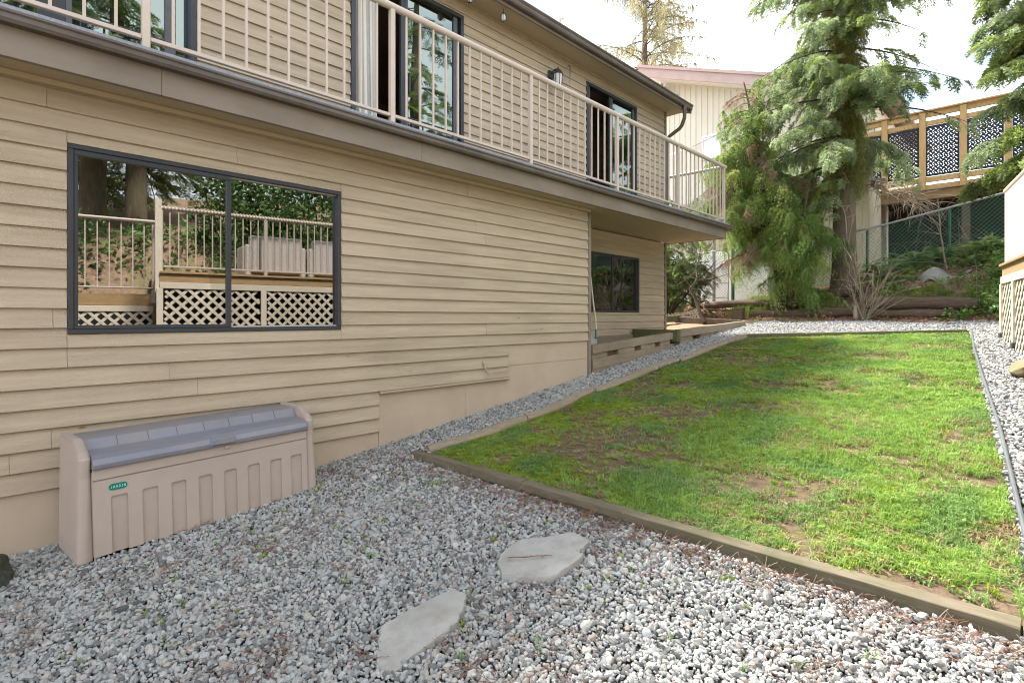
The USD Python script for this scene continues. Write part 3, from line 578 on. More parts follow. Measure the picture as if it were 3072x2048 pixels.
g = Bag(); tbox(g, BL / 2 - .03, BL / 2 + .13, -.034, .004, .560, .606, .006); h = obj('latch', g, MT['lid'], sb)
g = Bag(); tbox(g, BL / 2 - .01, BL / 2 + .095, -.037, -.0335, .567, .595, .001); obj('hasp', g, MT['lid'], h)
g = Bag(); tbox(g, BL / 2 + .065, BL / 2 + .10, -.014, .0, .520, .545, .003); obj('catch', g, MT['box'], sb)
pill = Polygon([(.05, 0), (-.05, 0)]).buffer(0) if False else sbox(-.028, -.0001, .028, .0001).buffer(.019, quad_segs=8)
m = trimesh.creation.extrude_polygon(pill, .004, engine='earcut'); v = np.asarray(m.vertices)
bx, bz = .19, .425
bdg = obj('badge', (T(np.column_stack([bx + v[:, 0], -.0105 + lean(bz) - v[:, 2], bz + v[:, 1]])), np.asarray(m.faces)[:, ::-1]), MT['badge'], sb)
tmh = meshkit.text_mesh('J A R D I N', .0145, .0015); v = np.asarray(tmh.vertices); v = v - [v[:, 0].mean(), (v[:, 1].max() + v[:, 1].min()) / 2, 0]
v[:, 0] -= (v[:, 0].max() + v[:, 0].min()) / 2
obj('badge_lettering', (T(np.column_stack([bx + v[:, 0] * .76, -.0145 + lean(bz) - v[:, 2], bz + v[:, 1]])), np.asarray(tmh.faces)[:, ::-1]), MT['badge_text'], bdg)

# ------------------------------------------------------------------ stepping stones, rocks
def flag(pts, label, seed, th=.06):
    p = np.array(pts); xy = p[:, :2]
    r = np.random.default_rng(seed)
    q = []
    for a, b in zip(xy, np.roll(xy, -1, 0)):
        L = np.linalg.norm(b - a); n = max(2, int(L / .025)); d = (b - a) / L; nn = np.array([-d[1], d[0]])
        for k in range(n): q.append(a + (b - a) * k / n + nn * r.normal(0, .0035) * (k > 0))
    q = np.array(q); pl = np.linalg.lstsq(np.column_stack([xy, np.ones(len(xy))]), p[:, 2], rcond=None)[0]
    zt = lambda a: a @ pl[:2] + pl[2] + .010
    cen = q.mean(0); n = len(q)
    inner = cen + (q - cen) * .985
    rim = q + r.normal(0, .002, q.shape)
    low = cen + (q - cen) * (.985 + r.normal(.0, .012, (n, 1)))
    # top with interior points for a gently uneven face
    gx_, gy_ = np.meshgrid(np.arange(q[:, 0].min(), q[:, 0].max(), .03), np.arange(q[:, 1].min(), q[:, 1].max(), .03))
    ip = np.column_stack([gx_.ravel(), gy_.ravel()]); ip = ip[in_poly(cen + (q - cen) * .94, ip[:, 0], ip[:, 1])]
    from scipy.spatial import Delaunay
    tp = np.vstack([inner, ip]); tri = Delaunay(tp).simplices
    c = tp[tri].mean(1); tri = tri[in_poly(inner, c[:, 0], c[:, 1])]
    z = zt(tp) + .006 * (meshkit.fbm(np.column_stack([tp * 9, tp[:, :1] * 0 + seed]), 3, seed) - .5)
    z[:n] -= .002
    V = [np.column_stack([tp, z])]; F = [tri]; base = len(tp)
    V += [np.column_stack([rim, zt(rim) - .008 - r.uniform(0, .004, n)]), np.column_stack([low, zt(low) - th])]
    k = np.arange(n); k2 = (k + 1) % n
    for a, b in ((0, base), (base, base + n)): F += [np.stack([a + k, b + k, b + k2], 1), np.stack([a + k, b + k2, a + k2], 1)]
    obj('stepping_stone', (np.vstack(V), np.vstack(F)), MT['flag'], smooth=25, label=label, cat='stepping stone', group='stepping stones in the gravel')
S1 = [[2.121, 2.134, -1.33], [2.163, 2.159, -1.327], [2.295, 2.191, -1.315], [2.363, 2.179, -1.306], [2.481, 2.067, -1.291], [2.565, 2.014, -1.28], [2.604, 1.985, -1.276], [2.59, 1.911, -1.277], [2.566, 1.841, -1.28], [2.433, 1.819, -1.297], [2.421, 1.781, -1.299], [2.356, 1.776, -1.307], [2.264, 1.777, -1.319], [2.163, 1.782, -1.327], [2.091, 1.867, -1.332], [2.038, 1.955, -1.336], [2.018, 2.008, -1.338], [2.068, 2.087, -1.334]]
S2 = [[1.368, 2.121, -1.388], [1.422, 2.119, -1.384], [1.57, 2.123, -1.372], [1.72, 2.112, -1.36], [1.76, 2.093, -1.358], [1.78, 2.018, -1.356], [1.716, 1.951, -1.361], [1.632, 1.894, -1.368], [1.49, 1.859, -1.378], [1.366, 1.847, -1.388], [1.269, 1.83, -1.395], [1.224, 1.839, -1.399], [1.208, 1.877, -1.4], [1.217, 1.925, -1.399], [1.276, 1.999, -1.395], [1.306, 2.052, -1.392]]
flag(S1, 'roundish pale flagstone nearer the lawn edging, with a dry twig lying on it', 4)
flag(S2, 'long narrow pale flagstone in the gravel at the bottom of the photo', 6)
def pebble_mesh(seed, sub=2, amp=.5, sq=(1, .8, .6), fr=1.7):
    m = trimesh.creation.icosphere(sub, 1.0); v = np.asarray(m.vertices)
    d = 1 + amp * (meshkit.fbm(v * fr + seed * 7.3, 2, seed) - .5) * 2
    r = np.random.default_rng(seed); v = v * d[:, None]
    for k in range(5):  # a few flat facets
        n = r.normal(size=3); n /= np.linalg.norm(n); h = r.uniform(.6, .85); s = v @ n; v = v - np.where(s > h, s - h, 0)[:, None] * n * .85
    return v * np.array(sq), np.asarray(m.faces)
def rock(name, loc, size, label, mat, seed, rz=0):
    v, f = pebble_mesh(seed, 4, .35, (1, 1, 1), 1.3); v = v * np.array(size)
    v = v + .02 * np.array(size).max() * (meshkit.fbm(v * 30, 3, seed)[:, None] - .5)
    c, s = math.cos(rz), math.sin(rz); v = np.column_stack([v[:, 0] * c - v[:, 1] * s, v[:, 0] * s + v[:, 1] * c, v[:, 2]])
    obj(name, (v + np.array(loc), f), MT[mat], smooth=True, label=label, cat='rock')
rock('boulder', (7.72, .05, -.53), (.30, .16, .115), 'mossy brown boulder on the pale gravel beside the lattice skirting', 'rock', 11, .2)
rock('boulder', (.135, 4.16, -1.43), (.16, .20, .115), 'dark grey rock in shade at the far left below the wall', 'rock_dark', 21)
obj('slate_chip', Bag().prism([(.572, 3.225), (.60, 3.19), (.645, 3.195), (.70, 3.20), (.685, 3.23), (.64, 3.225)], (0, 0, -1.418), (1, 0, 0), (0, 1, 0), (0, 0, 1), .012), MT['slate'], label='thin dark slate chip lying in the gravel in front of the bin', cat='stone')
b = Bag()
tw = np.array([[2.13, 2.07, -1.322], [2.16, 2.04, -1.318], [2.19, 1.995, -1.316], [2.235, 1.965, -1.314], [2.27, 1.93, -1.312], [2.30, 1.905, -1.310]]) + [0, 0, .021]
b.tube(tw, [.0018, .0024, .0026, .002, .0018, .0008], 5)
for k in range(60):
    i_ = rng.integers(0, 5); p = tw[i_] + (tw[i_ + 1] - tw[i_]) * rng.random(); d = rng.normal(size=3) * [.013, .013, .004]
    b.tube([p, p + d + [0, 0, .002]], [.0012, .0005], 3)
obj('dry_twig', b, MT['twig_red'], label='small reddish dry needle twig lying on the pale flagstone', cat='twig')

# ------------------------------------------------------------------ lawn edging
E_OLD = 'edging timbers round the lawn'
def timber(a, b, w, h, mat, label, cat='timber', c=.008, seed=0, name='edging_timber', parent=None, wob=.004):
    """squared timber with slightly uneven faces, top centre line from a to b"""
    a, b = np.asarray(a, float), np.asarray(b, float); L = np.linalg.norm(b - a); d = (b - a) / L
    side = np.cross([0, 0, 1.0], d); side /= np.linalg.norm(side); up = np.cross(d, side)
    n = max(2, int(L / .12)); prof = np.array([[-w/2, -h], [w/2, -h], [w/2, -c], [w/2 - c*.4, -c*.35], [w/2 - c, 0], [0, .002], [-w/2 + c, 0], [-w/2 + c*.4, -c*.35], [-w/2, -c]])
    m = len(prof); r = np.random.default_rng(seed + 3); V = []
    for k in range(n + 1):
        t = k / n; q = prof + r.normal(0, wob * .35, prof.shape) * np.array([1, 1]); ben = wob * math.sin(t * 7 + seed)
        V.append(a + d * L * t + (q[:, :1] + ben) * side + q[:, 1:] * up)
    V = np.vstack(V); i, j = np.meshgrid(np.arange(n), np.arange(m), indexing='ij'); i, j = i.ravel(), j.ravel(); k = (j + 1) % m
    F = np.stack([i * m + j, i * m + k, (i + 1) * m + k, (i + 1) * m + j], 1); F = np.vstack([F[:, [0, 1, 2]], F[:, [0, 2, 3]]])
    cp = np.array([[0, q + 1, q] for q in range(1, m - 1)]); F = np.vstack([F, cp, cp[:, ::-1] + n * m])
    return obj(name, (V, F), MT[mat], parent, smooth=30, label=label, cat=cat if label else None, group=E_OLD if name == 'edging_timber' and label else None)
timber((2.952, 4.04, -1.198), (3.00, 2.745, -1.205), .095, .13, 'timber_old', 'shorter weathered edging timber between gravel and lawn, ending at the joint', seed=1)
timber((3.00, 2.738, -1.212), (2.972, .045, -1.212), .105, .13, 'timber_old', 'long weathered edging timber along the near side of the lawn', seed=2)
timber((2.972, .038, -1.215), (2.97, -1.5, -1.215), .105, .13, 'timber_old', 'weathered edging timber cut off by the right edge of the photo', seed=3)
def roundlog(a, b, r0, label, mat='log', name='edging_log', seed=0, bend=.02, cat='log', sides=12):
    a, b = np.asarray(a, float), np.asarray(b, float); L = np.linalg.norm(b - a); n = max(4, int(L / .15)); s = np.linspace(0, 1, n + 1)
    p = a + (b - a) * s[:, None] + np.column_stack([0 * s, bend * np.sin(s * PI * 1.3 + seed), .4 * bend * np.sin(s * 5 + seed)])
    rr = r0 * (1 + .07 * np.sin(s * 9 + seed) + .05 * np.random.default_rng(seed).normal(size=n + 1))
    rr[0] *= .86; rr[-1] *= .86
    bg = Bag().tube(p, rr, sides); v, f = bg.mesh(); v = v + .012 * (meshkit.fbm(v * [4, 14, 14], 3, seed)[:, None] - .5)
    return obj(name, (v, f), MT[mat], smooth=45, label=label, cat=cat, group={'edging_log': 'round logs edging the lawn', 'retaining_log': 'logs on the bank'}.get(name))
lp = [(3.06, 3.985), (4.25, 3.885), (5.54, 3.93), (7.6, 3.86), (9.93, 3.745)]
for k, (p, q_) in enumerate(zip(lp[:-1], lp[1:])):
    d = (np.array(q_) - p) * .006
    roundlog((p[0] + d[0], p[1] + d[1], H(*p) - .028), (q_[0] - d[0], q_[1] - d[1], H(*q_) - .028), .052,
             ['round edging log nearest the corner of the gravel and lawn', 'round edging log along the lawn below the stepped foundation', 'round edging log along the lawn in front of the timber planter', 'farthest round edging log on the house side of the lawn'][k], seed=k + 2)
timber((9.97, 3.76, -.295), (10.27, 2.86, -.262), .09, .12, 'timber_green', 'dark mossy edging timber at the far left corner of the lawn', seed=7)
timber((10.275, 2.845, -.265), (10.97, .76, -.185), .085, .12, 'timber_green', 'long thin edging timber along the far side of the lawn', seed=8)
ep = np.array([[10.96, .72], [9.2, .58], [7.5, .405], [5.6, .20], [3.82, .045], [3.03, -.03]])
bg = Bag(); P3 = np.column_stack([ep, H(ep[:, 0], ep[:, 1]) + .008])
for a, b in zip(P3[:-1], P3[1:]): bg.beam(a - [0, 0, .04], b - [0, 0, .04], .014, .10, .003)
bg.tube(P3 + [0, 0, .004], .012, 8)
obj('lawn_edging', bg, MT['edging'], smooth=30, label='grey plastic edging strip along the right side of the lawn', cat='edging')

# ------------------------------------------------------------------ timber planter
pl_ = thing('timber_planter', 'stepped raised planter of weathered timbers along the wall under the balcony', 'planter')
def pt(a, b, w, h, mat='timber_x', seed=0): return timber(a, b, w, h, mat, None, name='timber', parent=pl_, seed=seed, c=.006)
pt((6.30, 4.53, -.392), (8.755, 4.53, -.252), .10, .115, seed=11)
for k, (a, b) in enumerate(((6.30, 6.68), (6.98, 7.42), (7.62, 8.05), (8.22, 8.56))):
    za, zb = -.392 + (a - 6.3) * .057 - .117, -.392 + (b - 6.3) * .057 - .117
    pt((a, 4.535, za), (b, 4.535, zb), .09, .072, seed=20 + k)
pt((6.30, 4.525, -.583), (8.755, 4.525, -.443), .10, .14, seed=12)
pt((6.30, 4.53, -.726), (7.4, 4.53, -.663), .10, .16, seed=13)
pt((8.70, 5.27, -.212), (8.70, 4.40, -.212), .12, .20, 'timber_green', seed=14)
pt((8.765, 4.46, -.212), (11.35, 4.33, -.075), .10, .125, seed=15)
for k, (a, b) in enumerate(((8.77, 9.2), (9.5, 9.95), (10.2, 10.6))):
    t0, t1 = (a - 8.765) / 2.585, (b - 8.765) / 2.585
    pt((a, 4.465 - .13 * t0, -.339 + .137 * t0), (b, 4.465 - .13 * t1, -.339 + .137 * t1), .09, .072, seed=30 + k)
pt((8.765, 4.455, -.414), (11.0, 4.34, -.295), .10, .12, seed=16)
pt((6.3, 5.27, -.33), (8.6, 5.27, -.30), .06, .14, seed=17)
obj('soil', Bag().box(6.3, 8.64, 4.58, 5.3, -1.0, -.47).box(8.76, 11.3, 4.50, 5.3, -.9, -.28), MT['ground'], pl_)
timber((11.3, 4.35, -.055), (11.55, 5.9, .02), .09, .14, 'log_dark', 'dark sleeper across the far end of the timber planter', seed=41)
timber((11.6, 5.85, .05), (10.2, 6.05, .0), .09, .14, 'timber_green', 'mossy sleeper behind the corner of the house', seed=42)
br = thing('snow_shovel', 'long-handled shovel leaning against the wall corner in the planter', 'shovel')
obj('pole', Bag().tube([[6.90, 4.94, .62], [6.87, 4.88, .3], [6.77, 4.76, -.02], [6.68, 4.68, -.2]], .013, 8), MT['lattice'], br, smooth=True)
obj('socket', Bag().tube([[6.69, 4.69, -.18], [6.64, 4.65, -.30]], [.016, .02], 8), MT['blue'], br)
v = []
obj('blade', Bag().obox([6.58, 4.66, -.36], [.22, .012, .17], np.array([[.98, .15, -.1], [-.15, .96, -.2], [.08, .2, .97]]), .004), MT['galv'], br)

# ------------------------------------------------------------------ retaining logs on the bank
for a, b, r0, lab, sd in (((13.05, 4.80, .075), (13.0, 2.62, .105), .10, 'dark rotting log lying along the foot of the bank behind the weeping tree', 3),
                          ((13.0, 2.55, .275), (12.95, .75, .25), .115, 'upper split brown log of the bank to the right of the bare shrub', 5),
                          ((12.85, 2.58, .06), (12.85, 1.2, .085), .075, 'lower half-buried log of the bank under the split brown log', 7),
                          ((13.9, 4.0, .50), (13.75, 2.6, .60), .10, 'mossy log higher on the bank behind the spruce trunk foot', 9),
                          ((14.1, 6.4, .33), (13.6, 4.55, .34), .09, 'dark log lying under the chain link fence near the gate', 11)):
    roundlog(a, b, r0, lab, 'log_dark', 'retaining_log', sd, .04)
timber((12.6, 5.02, .22), (12.6, 4.80, .22), .2, .34, 'log_dark', 'short dark upright block at the end of the bank log', seed=51, name='timber_block')
roundlog((12.62, 2.60, -.12), (12.62, 2.61, .24), .038, 'short pale wooden stake standing at the foot of the bare shrub', 'twig_pale', 'wooden_stake', 4, .0, 'stake')
v, f = pebble_mesh(31, 4, .5, (.26, .40, .11), 2.6); v = np.column_stack([v[:, 0] * .85 - v[:, 2] * .52, v[:, 1], v[:, 0] * .52 + v[:, 2] * .85 + .10 * np.sin(v[:, 1] * 9)])
obj('rubble_stone', (v + .03 * (meshkit.fbm(v * 12, 3, 2)[:, None] - .5) + [14.35, 1.40, float(H(14.35, 1.4)) + .02], f), MT['flag'], smooth=True, label='flat pale broken stone half buried in the bank below the fence', cat='rock')

# ------------------------------------------------------------------ chain link fences
def chain(parent, P, top, bot, pitch, r, mat, name='wire_mesh'):
    """P: points along the fence (x,y); top, bot: heights by arc length; wires cross diagonally, kinked at each crossing"""
    P = np.asarray(P, float); s = np.concatenate([[0], np.cumsum(np.linalg.norm(np.diff(P, axis=0), axis=1))]); L = s[-1]
    at = lambda t: np.column_stack([np.interp(t, s, P[:, 0]), np.interp(t, s, P[:, 1])])
    bg = Bag(); Hm = max(top(t) - bot(t) for t in np.linspace(0, L, 20)); zmin = min(bot(t) for t in np.linspace(0, L, 30)); zmax = max(top(t) for t in np.linspace(0, L, 30))
    R = zmax - zmin
    for sgn in (1, -1):
        for t0 in np.arange(-R if sgn > 0 else 0, L + (0 if sgn > 0 else R), pitch):
            tt = np.linspace(t0, t0 + sgn * R, 60); zz = np.linspace(zmin, zmax, 60)
            ok = (tt > 0) & (tt < L) & (zz < np.array([top(t) for t in tt])) & (zz > np.array([bot(t) for t in tt]))
            if ok.sum() < 2: continue
            k = np.nonzero(ok)[0]; a, b = tt[k[0]], tt[k[-1]]
            pts = np.column_stack([at(np.array([a, b])), [zz[k[0]], zz[k[-1]]]]); pts[:, 0] += sgn * .002
            bg.tube(pts, r, 3, caps=False)
    return obj(name, bg, mat, parent, kind='stuff')
fn = thing('chain_link_fence', 'green chain link fence with a pipe rail climbing the bank to the right', 'fence')
fy = np.array([6.0, 4.69, 2.875, 1.43, .45, -.6]); fz = np.array([1.714, 1.89, 2.06, 2.34, 2.54, 2.74])
obj('top_rail', Bag().tube(np.column_stack([np.full(6, 15.0), fy, fz]), .024, 8), MT['galv'], fn, smooth=True)
for y, dz in ((4.30, 0), (2.86, 0), (1.35, 0), (.0, 0)):
    z = float(np.interp(-y, -fy, fz)); obj('post', Bag().tube([[15, y, float(H(15, y)) - .2], [15, y, z - .02]], .027, 8), MT['green_metal'], fn, smooth=True)
chain(fn, [(15.03, 6.0), (15.03, -.6)], lambda t: float(np.interp(t, 6.0 - fy, fz)) - .01, lambda t: float(H(15, 6 - t)) + .02, .085, .0036, MT['mesh_green'])
gt = thing('fence_gate', 'low chain link gate with rounded pipe frame left of the weeping tree', 'gate')
pz = .30
obj('post', Bag().tube([[15, 6.53, pz - .2], [15, 6.53, 2.24]], .045, 10).tube([[15, 6.53, 2.24], [15, 6.53, 2.28]], [.05, .02], 10), MT['galv'], gt, smooth=40)
obj('post', Bag().tube([[15, 6.0, pz - .2], [15, 6.0, 1.98]], .045, 10).tube([[15, 6.0, 1.98], [15, 6.0, 2.01]], [.05, .02], 10), MT['green_metal'], gt, smooth=40, label='green gate post nearer the tree')
obj('gate_frame', Bag().tube([[14.97, 6.12, .42], [14.97, 6.10, 1.72], [14.97, 6.16, 1.83], [14.97, 6.28, 1.86], [14.97, 7.15, 1.80], [14.97, 7.28, 1.74], [14.97, 7.34, 1.62], [14.97, 7.36, .40]], .022, 8).tube([[14.97, 6.1, .95], [14.97, 7.36, .92]], .016, 6).tube([[14.97, 6.1, .55], [14.97, 7.36, .53]], .016, 6), MT['galv'], gt, smooth=True)
chain(gt, [(14.96, 6.12), (14.96, 9.4)], lambda t: 1.75, lambda t: .40, .085, .0042, MT['mesh_grey'])
ml = thing('garden_border_lattice', 'small pale expanding lattice border behind the house corner', 'garden border')
n_ = 12
for k in range(n_):
    t0, t1 = k / n_, (k + 1.6) / n_
    a, b = np.array([11.9, 6.45]), np.array([12.45, 5.75])
    for s_ in (0, 1):
        p, q_ = a + (b - a) * t0, a + (b - a) * min(t1, 1.08); z0 = -.13 + .14 * t0; h_ = .19
        A, Bp = ((p, z0), (q_, z0 + h_)) if s_ else ((p, z0 + h_), (q_, z0))
        obj('slat', Bag().beam([A[0][0] + .012 * s_, A[0][1], A[1]], [Bp[0][0] + .012 * s_, Bp[0][1], Bp[1]], .008, .028), MT['lattice'], ml)

# ------------------------------------------------------------------ neighbours' house
nh = thing('neighbour_house', 'cream neighbour house with vertical siding and faded pink roof boards behind the trees', 'house')
NX = 18.0
obj('wall', Bag().prism([(3.25, -.2), (9.6, -.2), (9.6, 8.40), (3.25, 6.06)], (NX, 0, 0), (0, 1, 0), (0, 0, 1), (1, 0, 0), 7.0), MT['cream'], nh)
bt = Bag()
for y in np.arange(3.27, 9.6, .20):
    bt.box(NX - .014, NX - .0005, y, y + .035, .2, 5.55 + (y - 2.0) * .368)
obj('batten', bt, MT['cream'], nh, kind='stuff')
obj('roof_board', Bag().prism([(2.85, 6.193), (10.35, 8.98), (10.35, 8.66), (2.85, 5.89)], (NX - .62, 0, 0), (0, 1, 0), (0, 0, 1), (1, 0, 0), .05), MT['pink'], nh)
obj('roof', Bag().prism([(2.8, 6.18), (10.4, 9.0), (10.4, 9.10), (2.8, 6.28)], (NX - .66, 0, 0), (0, 1, 0), (0, 0, 1), (1, 0, 0), 8.2), MT['pink'], nh)
obj('roof_soffit', Bag().prism([(2.9, 5.93), (10.3, 8.66), (10.3, 8.70), (2.9, 5.97)], (NX - .565, 0, 0), (0, 1, 0), (0, 0, 1), (1, 0, 0), .56), MT['white'], nh)
obj('corner_beam', Bag().box(NX - .5, NX + .3, 9.62, 9.9, 7.9, 8.25), MT['pink'], nh)
vt = obj('vent', Bag().box(NX - .02, NX - .0145, 9.10, 9.36, 7.35, 7.86), MT['dark'], nh)
for k in range(8): obj('louvre', Bag().beam([NX - .03, 9.10, 7.40 + k * .06], [NX - .03, 9.36, 7.40 + k * .06], .02, .02), MT['white'], vt)
wn = obj('window', Bag().box(NX - .04, NX - .0145, 7.6, 8.25, 5.35, 5.41).box(NX - .04, NX - .0145, 7.6, 8.25, 6.1, 6.16).box(NX - .04, NX - .0145, 7.6, 7.66, 5.41, 6.1).box(NX - .04, NX - .0145, 8.19, 8.25, 5.41, 6.1), MT['white'], nh)
obj('pane', Bag().box(NX - .02, NX - .0145, 7.66, 8.19, 5.41, 6.1), MT['winpane'], wn)
obj('service_cable', Bag().tube([[NX - .03, 7.5, 6.15], [NX - .2, 8.4, 5.85], [NX - .4, 9.9, 5.55]], .012, 4), MT['galv'], nh)
lw2 = obj('side_wing', Bag().box(16.5, NX - .02, 3.10, 9.3, -.2, 3.40), MT['cream2'], nh)
bt = Bag()
for y in np.arange(3.12, 9.3, .15): bt.box(16.488, 16.4995, y, y + .03, .1, 3.38)
obj('batten', bt, MT['cream2'], lw2, kind='stuff')
obj('wing_roof', Bag().prism([(16.1, 3.42), (18, 3.75), (18, 3.83), (16.1, 3.50)], (0, 3.0, 0), (1, 0, 0), (0, 0, 1), (0, 1, 0), 6.3), MT['roof'], nh)
obj('wing_fascia', Bag().box(16.06, 16.095, 3.0, 9.3, 3.33, 3.52), MT['pink'], nh)
obj('garden_wall', Bag().box(15.9, 16.0, 5.4, 9.5, -.2, 1.95), MT['white'], label='low white rendered wall behind the chain link gate', cat='wall')

# neighbour's raised deck with black screens
nd = thing('neighbour_deck', 'new timber raised deck with black patterned screens behind the chain link fence', 'deck')
DX = 18.0
def petal_screen(w, h):
    """plate with rings of slots between interlaced circles, and a small diamond in the middle of each"""
    g = sbox(0, 0, w, h); holes = []; p = .105
    for iy, y in enumerate(np.arange(.075, h - .05, p * .5)):
        for ix, x in enumerate(np.arange(.06, w - .04, p * .5)):
            if (ix + iy) % 2 == 0:
                a = 45 if (ix % 2 == 0) else -45
                e = affinity.rotate(sbox(-.019, -.0001, .019, .0001).buffer(.0092, quad_segs=2), a)
                holes.append(affinity.translate(e, x, y))
            elif ix % 2 == 1 and iy % 4 == 0:
                holes.append(affinity.translate(affinity.rotate(sbox(-.010, -.010, .010, .010), 45), x, y))
    from shapely import union_all
    hh = union_all(holes).intersection(sbox(.03, .03, w - .03, h - .03))
    return g.difference(hh)
posts = [3.90, 3.02, 2.18, 1.345, .50, -.40]
for y in posts: obj('post', Bag().box(DX - .07, DX + .07, y - .07, y + .07, 3.35, 5.40, .008), MT['cedar'], nd)
for a, b in zip(posts[1:], posts[:-1]):
    ya, yb = a + .0705, b - .0705
    for z0, z1, xo in ((5.04, 5.16, 0), (5.26, 5.37, 0), (3.55, 3.69, 0), (3.36, 3.48, 0)):
        obj('rail', Bag().box(DX - .035, DX + .02, ya, yb, z0, z1, .004), MT['cedar'], nd)
    w_ = yb - ya - .01; m = trimesh.creation.extrude_polygon(petal_screen(w_, 1.32), .012, engine='earcut'); v = np.asarray(m.vertices)
    obj('screen_panel', (np.column_stack([DX - .02 + v[:, 2], ya + .005 + v[:, 0], 3.705 + v[:, 1]]), m.faces), MT['screen'], nd)
obj('cap_rail', Bag().box(DX - .09, DX + .09, -1.0, 4.1, 5.405, 5.445, .004), MT['cedar'], nd)
obj('rim_beam', Bag().box(DX - .055, DX - .0005 + .02, -2.0, 4.2, 3.10, 3.33, .005), MT['cedar_old'], nd)
obj('deck_boards', Bag().box(DX - .12, 21.0, -2.0, 4.2, 3.335, 3.358), MT['cedar_old'], nd)
for y in (3.6, 1.3, -1.0): obj('support_post', Bag().box(DX + .05, DX + .2, y - .08, y + .08, .3, 3.1), MT['log_dark'], nd)
obj('back_wall', Bag().box(19.6, 19.7, -6, 3.2, .2, 3.32), MT['room_dark'], nd)

# ------------------------------------------------------------------ raised deck on the right
DA, DB = np.array([2.4, -1.0]), np.array([10.2, .352]); DD = (DB - DA) / np.linalg.norm(DB - DA); DN = np.array([-DD[1], DD[0]]); DL = float(np.linalg.norm(DB - DA))
def dk(s, o, z): q = DA + DD * s + DN * o; return np.array([q[0], q[1], z])
DAX = np.array([[*DD, 0], [*DN, 0], [0, 0, 1.0]])
def dbox(b, s0, s1, o0, o1, z0, z1, c=0.0): return b.obox(dk((s0 + s1) / 2, (o0 + o1) / 2, (z0 + z1) / 2), [s1 - s0, o1 - o0, z1 - z0], DAX, c)
rd = thing('raised_deck', 'raised garden deck with pale lattice skirting and railing along the right edge', 'deck')
ZF = .68
def D(name, s0, s1, o0, o1, z0, z1, mat, c=0.004, parent=None, **k):
    b = Bag(); dbox(b, s0, s1, o0, o1, z0, z1, c); return obj(name, b, MT[mat], parent or rd, **k)
D('rim_beam', 0, DL, -.045, -.005, .565, .70, 'cedar_old')
for k in range(24): D('deck_board', 0.0, DL, -.11 - k * .145, -.11 - k * .145 + .138, .7005, .735, 'cedar_old')
D('lattice_rail', 0, DL, -.03, .012, .46, .562, 'lattice')
sk = [0, 1.55, 3.1, 4.65, 6.2, 7.07, DL]
for s in sk:
    q = dk(s, 0, 0); zb = float(H(q[0], q[1])) - .05
    D('skirt_post', s - .045, s + .045, -.032, .018, zb + .12, .4595, 'lattice'); D('footing', s - .06, s + .06, -.07, .03, zb - .1, zb + .1195, 'rock_dark', .01)
for a, b in zip(sk[:-1], sk[1:]):
    q = dk((a + b) / 2, 0, 0); w0, w1 = a + .046, b - .046
    zg = lambda s: float(H(*dk(s, 0, 0)[:2])) - .03
    vis = a > 5.9 or a < 3.2
    wire = Bag()
    for lay, sg in ((0, 1), (1, -1)):
        zlo = min(zg(w0), zg(w1)); R = .459 - zlo
        for t0 in np.arange(w0 - (R if sg > 0 else 0), w1 + (0 if sg > 0 else R), .175):
            pts = []
            ss = np.linspace(t0, t0 + sg * R, 50); zz = np.linspace(zlo, .459, 50); ok = (ss > w0) & (ss < w1) & (zz > np.interp(ss, [w0, w1], [zg(w0), zg(w1)]))
            if ok.sum() < 3: continue
            k = np.nonzero(ok)[0]; A, Bq = dk(ss[k[0]], -.018 + lay * .0095, zz[k[0]]), dk(ss[k[-1]], -.018 + lay * .0095, zz[k[-1]])
            if vis:
                obj('lattice_slat', Bag().beam(A, Bq, .009, .045, up=np.cross([*DN, 0], (Bq - A) / np.linalg.norm(Bq - A))), MT['lattice'], rd)
            else: wire.beam(A, Bq, .009, .045, up=np.cross([*DN, 0], (Bq - A) / np.linalg.norm(Bq - A)))
    if wire.v: obj('lattice_panel', wire, MT['lattice'], rd, kind='stuff')
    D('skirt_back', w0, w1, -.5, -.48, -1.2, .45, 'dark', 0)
RZ = 1.745
obj('top_rail', Bag().tube([dk(-.03, -.06, RZ), dk(DL + .05, -.06, RZ)], .030, 10), MT['rail'], rd, smooth=True)
ps = np.linspace(0.02, DL - .03, 6)
for s in ps: D('post', s - .028, s + .028, -.088, -.032, .735, RZ - .02, 'rail')
for a, b in zip(ps[:-1], ps[1:]):
    D('bottom_rail', a + .03, b - .03, -.075, -.045, .80, .83, 'rail')
    if a < 5:
        for s in np.linspace(a, b, 14)[1:-1]: D('baluster', s - .009, s + .009, -.069, -.051, .8305, RZ - .02, 'rail', 0)
D('post', -.06, .03, -.10, -.02, .40, RZ + .13, 'lattice', label='taller corner post of the railing')
pan = Bag(); dbox(pan, 5.6, DL - .06, -.045, -.030, .76, RZ - .035, .002)
obj('privacy_screen', pan, MT['panel'], label='pale plain privacy panel fixed inside the railing at the right edge', cat='privacy screen')
bg = Bag(); s = np.linspace(0, DL, 700)
for ph in (0, PI):
    bg.tube(np.array([dk(q, -.06 + .036 * math.cos(q * 62 + ph), RZ + .036 * math.sin(q * 62 + ph)) for q in s]), .011, 5)
obj('rope', bg, MT['rope'], smooth=True, label='twisted rope wound along the top rail of the deck railing', cat='rope')
